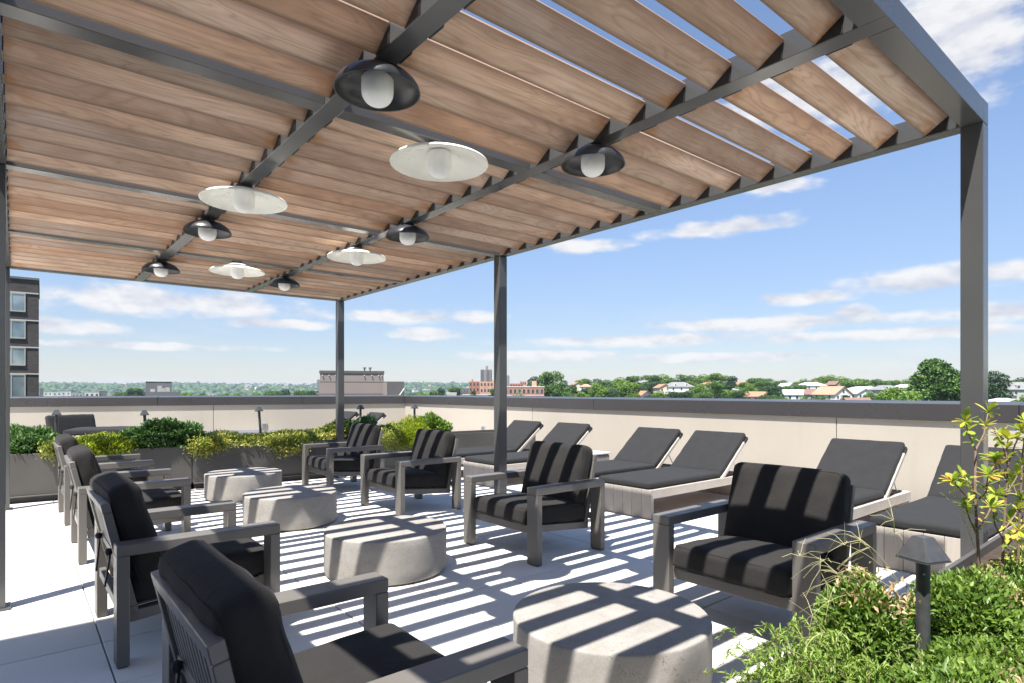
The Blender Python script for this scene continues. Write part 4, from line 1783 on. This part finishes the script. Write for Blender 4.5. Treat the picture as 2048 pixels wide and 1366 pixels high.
# red brick apartment house beyond the middle post, and its neighbours
t, w, h = bld('brick_apartment', 'long red brick apartment house with pale bands beyond the middle post', 1008, 1088, 774.5, 205, 14, 'brick_red')
for z in (h - 2.9, h - 5.8):
    MB().box(-w / 2 - .05, w / 2 + .05, -.06, 0, z, z + .3).build('stone_band', 'stone_band', t)
MB().box(-w / 2 - .1, w / 2 + .1, -.12, 14.1, h, h + .35).build('parapet', 'stone_band', t)
windows(t, w, h, 9, h - 8.7, h + .1, 3, .9, 1.4, -.0, 'stone_band')
MB().box(w * .2, w * .32, 4, 8, h, h + 2.2).build('stair_head', 'brick_tan', t)
t, w, h = bld('brick_apartment', 'tall orange brick apartment house at the foot of the grey tower', 938, 959, 763, 330, 14, 'brick_red')
windows(t, w, h, 3, h - 12, h, 4, .9, 1.5, 0, None)
MB().box(-w * .25, -w * .1, 3, 6, h, h + 1.3).build('stair_head', 'brick_red', t)
t, w, h = bld('brick_apartment', 'broad tan brick apartment house under the grey tower', 960, 1000, 763, 300, 16, 'brick_tan')
windows(t, w, h, 6, h - 12, h, 4, .8, 1.4, 0, None)
MB().box(w * .1, w * .3, 3, 6, h, h + 1.0).build('stair_head', 'brick_tan', t)
t, w, h = bld('brick_apartment', 'low red brick house behind the long red apartment house', 1020, 1046, 767, 380, 14, 'brick_red')
windows(t, w, h, 5, h - 6, h, 2, .9, 1.4, 0, None)
t, w, h = bld('brick_apartment', 'pale pink brick house beside the dark round trees', 1040, 1053, 762.5, 420, 14, 'brick_tan')
windows(t, w, h, 3, h - 6, h, 2, .9, 1.4, 0, None)
t, w, h = bld('tower_block', 'tall grey tower block with dark window bays and rooftop tank house', 961, 984, 739, 900, 16, 'facade_tower')
for x0, x1 in ((-.47, -.22), (.02, .28), (.38, .48)):
    MB().box(w * x0, w * x1, -.3, 0, 0, h - 1).build('window_bay', 'facade_taupe_dark', t)
MB().box(-w * .05, w * .17, 4, 10, h, h + 5.5).build('tank_house', 'facade_tower', t)
t, w, h = bld('tower_block', 'slim distant grey tower beside the middle post', 1013, 1019, 752, 1800, 16, 'facade_grey')
MB().box(-w * .2, w * .2, 4, 9, h, h + 3).build('tank_house', 'facade_grey', t)
t, w, h = bld('tower_block', 'slim distant grey tower next to the windowless taupe block', 634, 641, 760, 1500, 16, 'facade_grey')
MB().box(-w * .2, w * .2, 4, 9, h, h + 2).build('tank_house', 'facade_grey', t)
t, w, h = bld('low_rise_block', 'low pale flat-roofed building in front of the orange brick house', 893, 913, 787, 260, 12, 'facade_pale', group='low blocks on the plain')
MB().box(-w / 2 - .1, w / 2 + .1, -.1, 12.1, h, h + .3).build('parapet', 'facade_white', t)
t, w, h = bld('low_rise_block', 'dark low building between the trees and orange brick house', 921, 937, 777, 330, 12, 'facade_taupe_dark', group='low blocks on the plain')
windows(t, w, h, 3, h - 6, h, 2, .8, 1.3, 0, 'stone_band')
t, w, h = bld('low_rise_block', 'long white flat roof in front of the tan brick house', 925, 986, 790.3, 240, 12, 'facade_white', group='low blocks on the plain')
MB().box(-w / 2 - .1, w / 2 + .1, -.1, 12.1, h, h + .3).build('parapet', 'facade_pale', t)


# ------------------------------------------------------------------ houses on the hill
HOUSES = []
NICK = ['white grey-gabled house',
        'brown pyramid-roofed house',
        'steep tan-gabled house',
        'white gabled house',
        'long white house',
        'low brown-roofed house',
        'grey hip-roofed house',
        'long pale-roofed house',
        'white house with chimney',
        'small brown gabled house',
        'large grey-roofed house',
        'small reddish-roofed house',
        'small red-roofed white house',
        'flat orange-roofed house',
        'white house with small red gable',
        'pink-roofed low house',
        'white house above yellowish trees',
        'low orange-roofed house',
        'grey-roofed cream house',
        'large grey turreted house',
        'flat grey shed',
        'red-roofed cream house',
        'pale house at the hill end']


def house(label, px, py_peak, d, w, l, wall_h, roof_h, wall, roof, face=0.0, hip=False, dormer=False, chimney=False, porch=False):
    """face: turn of the gable front away from the viewer (radians)"""
    HOUSES.append((px, d, NICK[len(HOUSES)]))
    x, y = F(px, d)
    gz = ground_z(x, y)
    zp = FZ(py_peak, d)
    roof_h *= .68
    base = min(gz - .5, zp - wall_h - roof_h)
    eave = zp - roof_h - base
    t = thing('house', label, 'house', (x, y, base), -YAW + face, 'houses on the hill beyond the parapet')
    MB().box(-w / 2, w / 2, -l / 2, l / 2, 0, eave).build('wall', wall, t)
    ov = .45
    if hip:
        k = min(w, l) / 2 * .8
        a, b = w / 2 + ov, l / 2 + ov
        rx, ry = max(.05, w / 2 - k), max(.05, l / 2 - k)
        m = MB().add([(-a, -b, eave - .1), (a, -b, eave - .1), (a, b, eave - .1), (-a, b, eave - .1), (-rx, -ry, eave + roof_h), (rx, -ry, eave + roof_h), (rx, ry, eave + roof_h), (-rx, ry, eave + roof_h)],
                     [(3, 2, 1, 0), (4, 5, 6, 7), (0, 1, 5, 4), (1, 2, 6, 5), (2, 3, 7, 6), (3, 0, 4, 7)])
        rf = m.build('roof', roof, t)
    else:
        MB().prism([(-w / 2, eave), (w / 2, eave), (0, eave + roof_h - .12)], 1, -l / 2, l / 2).build('gable', wall, t)
        th = .18
        a = w / 2 + ov
        s = roof_h / (w / 2)
        m = MB()
        for sg in (-1, 1):
            m.prism([(0, eave + roof_h), (sg * a, eave + roof_h - s * a), (sg * a, eave + roof_h - s * a - th), (0, eave + roof_h - th)], 1, -l / 2 - ov, l / 2 + ov)
        rf = m.build('roof', roof, t)
    if chimney:
        MB().box(w * .18, w * .18 + .7, -.35, .35, eave + roof_h * .4, eave + roof_h + 1.0).build('chimney', 'brick_red', rf)
    if dormer:
        for sg in (-.22, .22):
            o = MB().box(w * sg - .6, w * sg + .6, -l / 2 + .3, -l / 2 + 2.2, eave + .2, eave + 1.4).build('dormer', wall, t)
            MB().box(w * sg - .35, w * sg + .35, -l / 2 + .24, -l / 2 + .3, eave + .5, eave + 1.2).build('pane', 'window_dark', o)
    if porch:
        MB().box(-w / 2 - .2, w / 2 + .2, -l / 2 - 2.0, -l / 2 - .02, eave - 2.9, eave - 2.7).build('porch_roof', roof, t)
    wm = MB().box(-.42, .42, -.05, .02, -.62, .62).mesh('window', 'window_dark')
    fm2 = MB().box(-.52, .52, -.03, .02, -.72, .72).mesh('frame', 'house_white')
    for zz in (eave - 1.3, eave - 4.1):
        for xx in ((-.28, .28) if w < 8 else (-.32, 0, .32)):
            o = link('window', wm, t, (w * xx, -l / 2, zz))
            link('frame', fm2, o)
        for yy in (-.28, .02, .3):
            for sg in (-1, 1):
                o = link('window', wm, t, (sg * w / 2, l * yy, zz), (0, 0, R(90) * sg))
                link('frame', fm2, o)
    if not hip and roof_h > 2.2:
        o = link('window', wm, t, (0, -l / 2, eave + roof_h * .3))
        link('frame', fm2, o)


HW, HC, HG = 'house_white', 'house_cream', 'house_grey'
house('white house with grey gable roof, its side to us, next to the brown-roofed house', 1582, 779, 235, 7.0, 8.5, 6, 2.6, HW, 'roof_pale', R(62))
house('house with a brown pyramid roof between the grey and the tan gables', 1621, 777, 245, 8.6, 9, 5, 3.4, HG, 'roof_brown', R(10), True)
house('big white house with steep tan gable roof, tallest in its row', 1664, 772.5, 230, 8.2, 11, 6.2, 4.2, HW, 'roof_tan', R(16), False, False, False, True)
house('white gabled house next to the steep tan gable', 1712, 777, 235, 7.2, 9, 6, 2.6, HW, 'roof_pale', R(12))
house('long white flat-looking house behind the white gabled one', 1727, 773, 290, 13, 8, 5, 1.6, HW, 'roof_pale', R(4), True)
house('low brown-roofed house half hidden by the coping in front of the white gable', 1713, 795, 165, 6.0, 5.6, 3, 1.9, 'brick_red', 'roof_brown', R(78))
house('grey hip-roofed house with three dark windows', 1771, 770.5, 280, 11.5, 9, 5, 3.0, HG, 'roof_grey', R(6), True, True)
house('long pale-roofed house reaching behind the big dark tree', 1818, 768.5, 320, 15, 8, 5, 2.4, HW, 'roof_pale', R(3), True)
house('white house with chimney on the slope behind the brown pyramid roof', 1622, 764.5, 330, 13, 9, 5, 2.6, HW, 'roof_pale', R(8), True, False, True)
house('small brown gabled house among the dark trees on the crest', 1668, 762, 380, 5.5, 7, 5, 3, 'brick_tan', 'roof_brown', R(20))
house('large grey-roofed house with white porch among the trees past the red apartments', 1356, 764, 300, 13, 9, 5.5, 3.4, HW, 'roof_grey', R(6), True, True, False, True)
house('small reddish-roofed house next to the large grey-roofed house', 1325, 768, 300, 6.5, 7, 5, 2.4, HC, 'roof_orange', R(10))
house('small white gabled house with red roof low among the trees', 1281, 781.5, 215, 5.0, 6, 4, 2.2, HW, 'roof_orange', R(30))
house('house with a flat orange tiled roof between tree crowns', 1421, 764, 360, 11, 8, 5, 2.0, HC, 'roof_orange', R(6), True)
house('white house with a small red gable on the crest', 1483, 763.5, 350, 9, 8, 5, 2.4, HW, 'roof_orange', R(14))
house('pink-roofed low house next to the round dark tree', 1515, 783, 230, 7.2, 8, 5, 2.4, HC, 'roof_orange', R(60))
house('white house peeking above yellowish trees', 1573, 766, 340, 5.5, 7, 5, 2.6, HW, 'roof_pale', R(25))
house('low house with orange roof and chimney under the big dark tree', 1888, 796.5, 150, 6.0, 6.5, 3, 1.9, HC, 'roof_orange', R(70), False, False, True)
house('grey-roofed cream house next to the boxwood-side corner post', 1990, 777, 185, 7.4, 8, 5, 3.0, HC, 'roof_grey', R(-12), True, False, True, True)
house('large grey house with turret-like gable at the slope past the corner post', 2035, 764, 200, 9.5, 9, 6, 3.6, HG, 'roof_grey', R(-10), True, True)
house('flat grey shed roof in front of the houses past the corner post', 2005, 796, 150, 7, 7, 3, 1.4, HG, 'roof_pale', R(-14), True)
house('cream house with red roof on the wooded hill by the apartments', 1152, 764.5, 370, 6.5, 7, 5, 2.6, HC, 'roof_orange', R(12))
house('pale house at the end of the wooded hill', 1172, 768, 350, 7, 7, 5, 2.2, HW, 'roof_tan', R(-10), True)


# ------------------------------------------------------------------ trees
def tree_crown(seed, mat, n=5200, wide=1.0, clumps=26):
    """unit crown: height 1 (z 0.18..1), radius about .42*wide; leaf clumps spread through the volume"""
    rng = np.random.default_rng(seed)
    cs = []
    for i in range(clumps):
        z = rng.uniform(.30, .92)
        rmax = .40 * wide * math.sin(max(.08, (1.02 - z)) / .80 * math.pi * .5 + .25) ** .8
        a = rng.uniform(0, 2 * math.pi)
        rr = rmax * math.sqrt(rng.uniform(.05, 1))
        cs.append((rr * math.cos(a), rr * math.sin(a), z, rng.uniform(.10, .17)))
    cs = np.array(cs)
    k = rng.integers(0, clumps, n)
    d = rng.normal(size=(n, 3))
    d /= np.linalg.norm(d, axis=1)[:, None]
    rad = cs[k, 3] * rng.uniform(.45, 1.05, n) ** .6
    p = cs[k, :3] + d * rad[:, None] * np.array([1.15, 1.15, .8])
    tone = rng.uniform(-.18, .18, clumps)[k]
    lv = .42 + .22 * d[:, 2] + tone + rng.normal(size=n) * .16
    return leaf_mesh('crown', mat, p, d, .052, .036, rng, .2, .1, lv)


def trunk_mesh(seed):
    rng = np.random.default_rng(seed)
    m = MB().tube([(0, 0, 0), (.01, 0, .2), (0, .01, .45), (.01, .01, .7)], [.035, .028, .02, .008], 8)
    for i in range(6):
        a = rng.uniform(0, 6.28)
        z = rng.uniform(.25, .5)
        e = (math.cos(a) * .25, math.sin(a) * .25, z + .25)
        m.tube([(0, 0, z), (e[0] * .5, e[1] * .5, z + .14), e], [.014, .009, .004], 5)
    return m.mesh('trunk', 'bark')


CR = {}
for nm, mt, wd, sd in (('a', 'leaf_tree', 1.0, 101), ('b', 'leaf_tree_light', 1.05, 102), ('c', 'leaf_tree_deep', .9, 103), ('d', 'leaf_tree', 1.15, 104),
                       ('e', 'leaf_tree_light', .95, 105), ('f', 'leaf_tree_deep', 1.05, 106)):
    CR[nm] = tree_crown(sd, mt, 5200, wd)
BIG = tree_crown(140, 'leaf_tree', 15000, 1.0, 46)
TRK = [trunk_mesh(s) for s in (1, 2, 3)]
NTREE = 0


def tree(px, top, d, wpx, kind, label, group='trees on the hill beyond the parapet', crown=None):
    global NTREE
    x, y = F(px, d)
    gz = ground_z(x, y) - .3
    h = FZ(top, d) - gz
    w = wpx * d / FPX / .86
    h = max(h, w * .75)
    t = thing('broadleaf_tree', label, 'tree', (x, y, FZ(top, d) - h), random.uniform(0, 6.28), group)
    # crown fills the top part, wide trees keep a tall trunk below
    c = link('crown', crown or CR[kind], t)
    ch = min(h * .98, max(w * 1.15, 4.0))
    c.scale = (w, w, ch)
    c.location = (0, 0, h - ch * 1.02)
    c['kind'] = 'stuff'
    k = link('trunk', TRK[NTREE % 3], t)
    k.scale = (max(h, 8) * .8, max(h, 8) * .8, h - ch * .35)
    NTREE += 1


tree(1878, 722, 128, 100, 'a', 'very big dark green tree towering next to the boxwood-side corner post', crown=BIG)
tree(1990, 744, 175, 60, 'c', 'dark tree beside the boxwood-side corner post')
tree(1803, 774, 120, 100, 'b', 'broad light green tree crown in front of the big dark tree')
tree(1102, 743, 240, 62, 'a', 'tall dark tree beside the long red apartment house')
tree(1072, 754, 245, 44, 'c', 'dark tree leaning over the end of the red apartment house')
tree(1122, 760, 225, 44, 'd', 'bushy tree below the tall dark one by the apartments')
tree(1255, 760, 215, 62, 'b', 'bright green round tree in the middle of the wooded slope')
tree(1205, 768, 205, 58, 'e', 'light green tree next to the bright round one')
tree(1545, 771, 205, 44, 'f', 'round dark green tree next to the white grey-gabled house')
tree(1428, 763, 215, 52, 'a', 'full green tree in front of the orange tiled roof')
# further crowns of the wooded hill
rt = random.Random(3)
crest = [(1150, 770, 250, 30), (1178, 776, 225, 36), (1165, 757, 400, 40), (1200, 757, 390, 44), (1232, 755, 400, 44), (1268, 752, 390, 42), (1302, 750, 385, 44), (1335, 749, 400, 50), (1368, 748, 390, 46),
         (1310, 764, 330, 36), (1290, 772, 260, 40), (1232, 778, 200, 40), (1318, 782, 215, 34), (1345, 783, 205, 30), (1375, 783, 205, 34), (1395, 768, 260, 40),
         (1400, 749, 380, 42), (1432, 746, 370, 44), (1460, 753, 330, 36), (1455, 778, 215, 40), (1480, 782, 205, 36), (1500, 771, 260, 34), (1510, 756, 400, 44), (1533, 757, 410, 30),
         (1490, 764, 300, 30), (1528, 762, 330, 40), (1562, 760, 400, 30), (1575, 772, 290, 36), (1596, 768, 300, 30), (1606, 758, 420, 34), (1632, 756, 420, 28), (1655, 750, 400, 36),
         (1640, 752, 410, 26), (1690, 753, 400, 44), (1715, 757, 350, 50), (1745, 758, 350, 50), (1772, 761, 370, 40), (1700, 763, 330, 40), (1790, 760, 390, 34), (1815, 758, 390, 32), (1835, 752, 400, 34),
         (1640, 792, 190, 40), (1612, 793, 185, 30), (1762, 788, 190, 30), (1740, 784, 215, 24), (1690, 790, 220, 16), (1965, 752, 300, 40), (2030, 758, 380, 40), (2060, 755, 300, 50), (2045, 790, 140, 40),
         (1945, 770, 190, 50), (1905, 752, 240, 60), (1850, 768, 230, 40), (1135, 784, 190, 30), (1160, 784, 195, 40), (1262, 786, 185, 36), (1300, 790, 180, 30), (1410, 785, 195, 36), (1440, 790, 180, 36), (1550, 790, 190, 40)]
for i, (px, top, d, w) in enumerate(crest):
    k = rt.choice('aabcddeef')
    far = d > 300
    lb = {'a': 'mid green', 'd': 'wide mid green', 'b': 'light green', 'e': 'slim light green', 'c': 'slim deep green', 'f': 'deep green'}[k]
    hp, hd, hl = min(HOUSES, key=lambda q: abs(q[0] - px) + abs(q[1] - d) * .12)
    short = hl
    tree(px, top, d, w * 1.1, k, lb + ' tree ' + ('behind the ' if d > hd else 'in front of the ') + short,
         'trees on the crest' if far else 'trees between the houses')
# trees on the plain to the other side
for px, top, d, w, k in ((255, 778, 330, 26, 'c'), (268, 776, 340, 30, 'a'), (282, 777, 330, 24, 'c'), (240, 783, 420, 24, 'd'), (372, 785, 260, 40, 'b'), (400, 786, 260, 40, 'd'), (520, 785, 270, 44, 'e'),
                         (545, 781, 330, 40, 'a'), (572, 779, 330, 36, 'c'), (600, 780, 330, 36, 'a'), (625, 781, 320, 30, 'f'), (480, 786, 300, 40, 'b'), (450, 787, 300, 30, 'd'),
                         (822, 786, 250, 26, 'd'), (845, 783, 280, 30, 'b'), (868, 782, 290, 26, 'a'), (880, 776, 330, 26, 'c'), (905, 774, 360, 30, 'a'), (915, 776, 350, 24, 'f'),
                         (946, 781, 240, 18, 'c'), (990, 777, 230, 30, 'a'), (1033, 786, 180, 40, 'e')):
    lb = {'a': 'mid green', 'd': 'wide mid green', 'b': 'light green', 'e': 'pale light green', 'c': 'slim deep green', 'f': 'deep green'}[k]
    mark = next(m for lim, m in ((300, 'before the grey warehouse'), (410, 'beside the grey warehouse'), (530, 'between warehouse and taupe block'), (640, 'next to the taupe block'),
                                (860, 'beyond the dark grey annex'), (920, 'beside the dark low building'), (960, 'before the orange brick house'), (1000, 'before the tan brick house'),
                                (2000, 'before the long red apartment house')) if px < lim)
    tree(px, top, d, w, k, lb + ' tree on the plain ' + mark, 'trees on the plain')


# far hills: wooded mass and scattered houses
def far_woods():
    rng = np.random.default_rng(17)
    bm = bmesh.new()
    bmesh.ops.create_icosphere(bm, subdivisions=1, radius=1)
    bv = np.array([v.co[:] for v in bm.verts])
    bf = np.array([[v.index for v in f.verts] for f in bm.faces])
    bm.free()
    V, Fc = [], []
    k = 0
    for i in range(5200):
        px = rng.uniform(40, 960)
        d = rng.uniform(700, 3300) if rng.uniform() < .75 else rng.uniform(350, 900)
        x, y = F(px, d)
        z = ground_z(x, y)
        s = rng.uniform(5, 9) * (1 + d / 4000)
        jit = 1 + rng.normal(size=(len(bv), 1)) * .22
        V.append(bv * jit * np.array([s, s, s * .75]) + np.array([x, y, z + s * .4]))
        Fc.append(bf + k)
        k += len(bv)
    V = np.concatenate(V)
    Fc = np.concatenate(Fc)
    me = bpy.data.meshes.new('woodland')
    me.vertices.add(len(V))
    me.vertices.foreach_set('co', V.reshape(-1))
    me.loops.add(Fc.size)
    me.loops.foreach_set('vertex_index', Fc.reshape(-1).astype(np.int32))
    me.polygons.add(len(Fc))
    me.polygons.foreach_set('loop_start', (np.arange(len(Fc)) * 3).astype(np.int32))
    me.polygons.foreach_set('loop_total', np.full(len(Fc), 3, np.int32))
    me.update(calc_edges=True)
    at = me.attributes.new('lv', 'FLOAT', 'FACE')
    at.data.foreach_set('value', np.repeat(rng.uniform(0, 1, len(Fc) // 20), 20).astype(np.float32))
    me.materials.append(MATS['leaf_tree_deep'])
    o = link('woodland', me)
    tag(o, 'far wooded hills reading as one green mass', 'woodland', kind='stuff')
    hm = MB().box(-5, 5, -5, 5, 0, 7).mesh('wall', 'house_white')
    hm2 = MB().box(-5, 5, -5, 5, 0, 7).mesh('wall', 'brick_tan')
    rm = MB().prism([(-5.5, 7.02), (5.5, 7.02), (0, 10)], 1, -5.5, 5.5).mesh('roof', 'roof_grey')
    for i in range(46):
        px = rng.uniform(440, 640) if i < 34 else rng.choice([rng.uniform(90, 300), rng.uniform(830, 940)])
        d = rng.uniform(1900, 2900)
        x, y = F(px, d)
        t = thing('house', 'tiny pale house on the far wooded hillside', 'house', (x, y, ground_z(x, y) + 4), rng.uniform(0, 6), 'houses on the far hills')
        link('wall', hm if rng.uniform() < .6 else hm2, t)
        link('roof', rm, t)
        s = rng.uniform(.9, 2.0)
        t.scale = (s, s * rng.uniform(.8, 1.5), rng.uniform(.9, 1.5))


far_woods()

# ------------------------------------------------------------------ haze
HAZE = 0.00012
if HAZE:
    hz = MB().box(-9100, 9100, -9100, 9100, -40, 75).mesh('haze', 'gap_dark')
    m = bpy.data.materials.new('haze_air')
    m.use_nodes = True
    nt = m.node_tree
    nt.nodes.clear()
    out = nt.nodes.new('ShaderNodeOutputMaterial')
    pv = nt.nodes.new('ShaderNodeVolumePrincipled')
    pv.inputs['Color'].default_value = (.74, .86, 1.0, 1)
    pv.inputs['Density'].default_value = HAZE
    pv.inputs['Anisotropy'].default_value = .2
    nt.links.new(pv.outputs[0], out.inputs['Volume'])
    hz.materials.clear()
    hz.materials.append(m)
    tag(link('haze', hz), 'thin summer haze over the city', 'haze', kind='stuff')
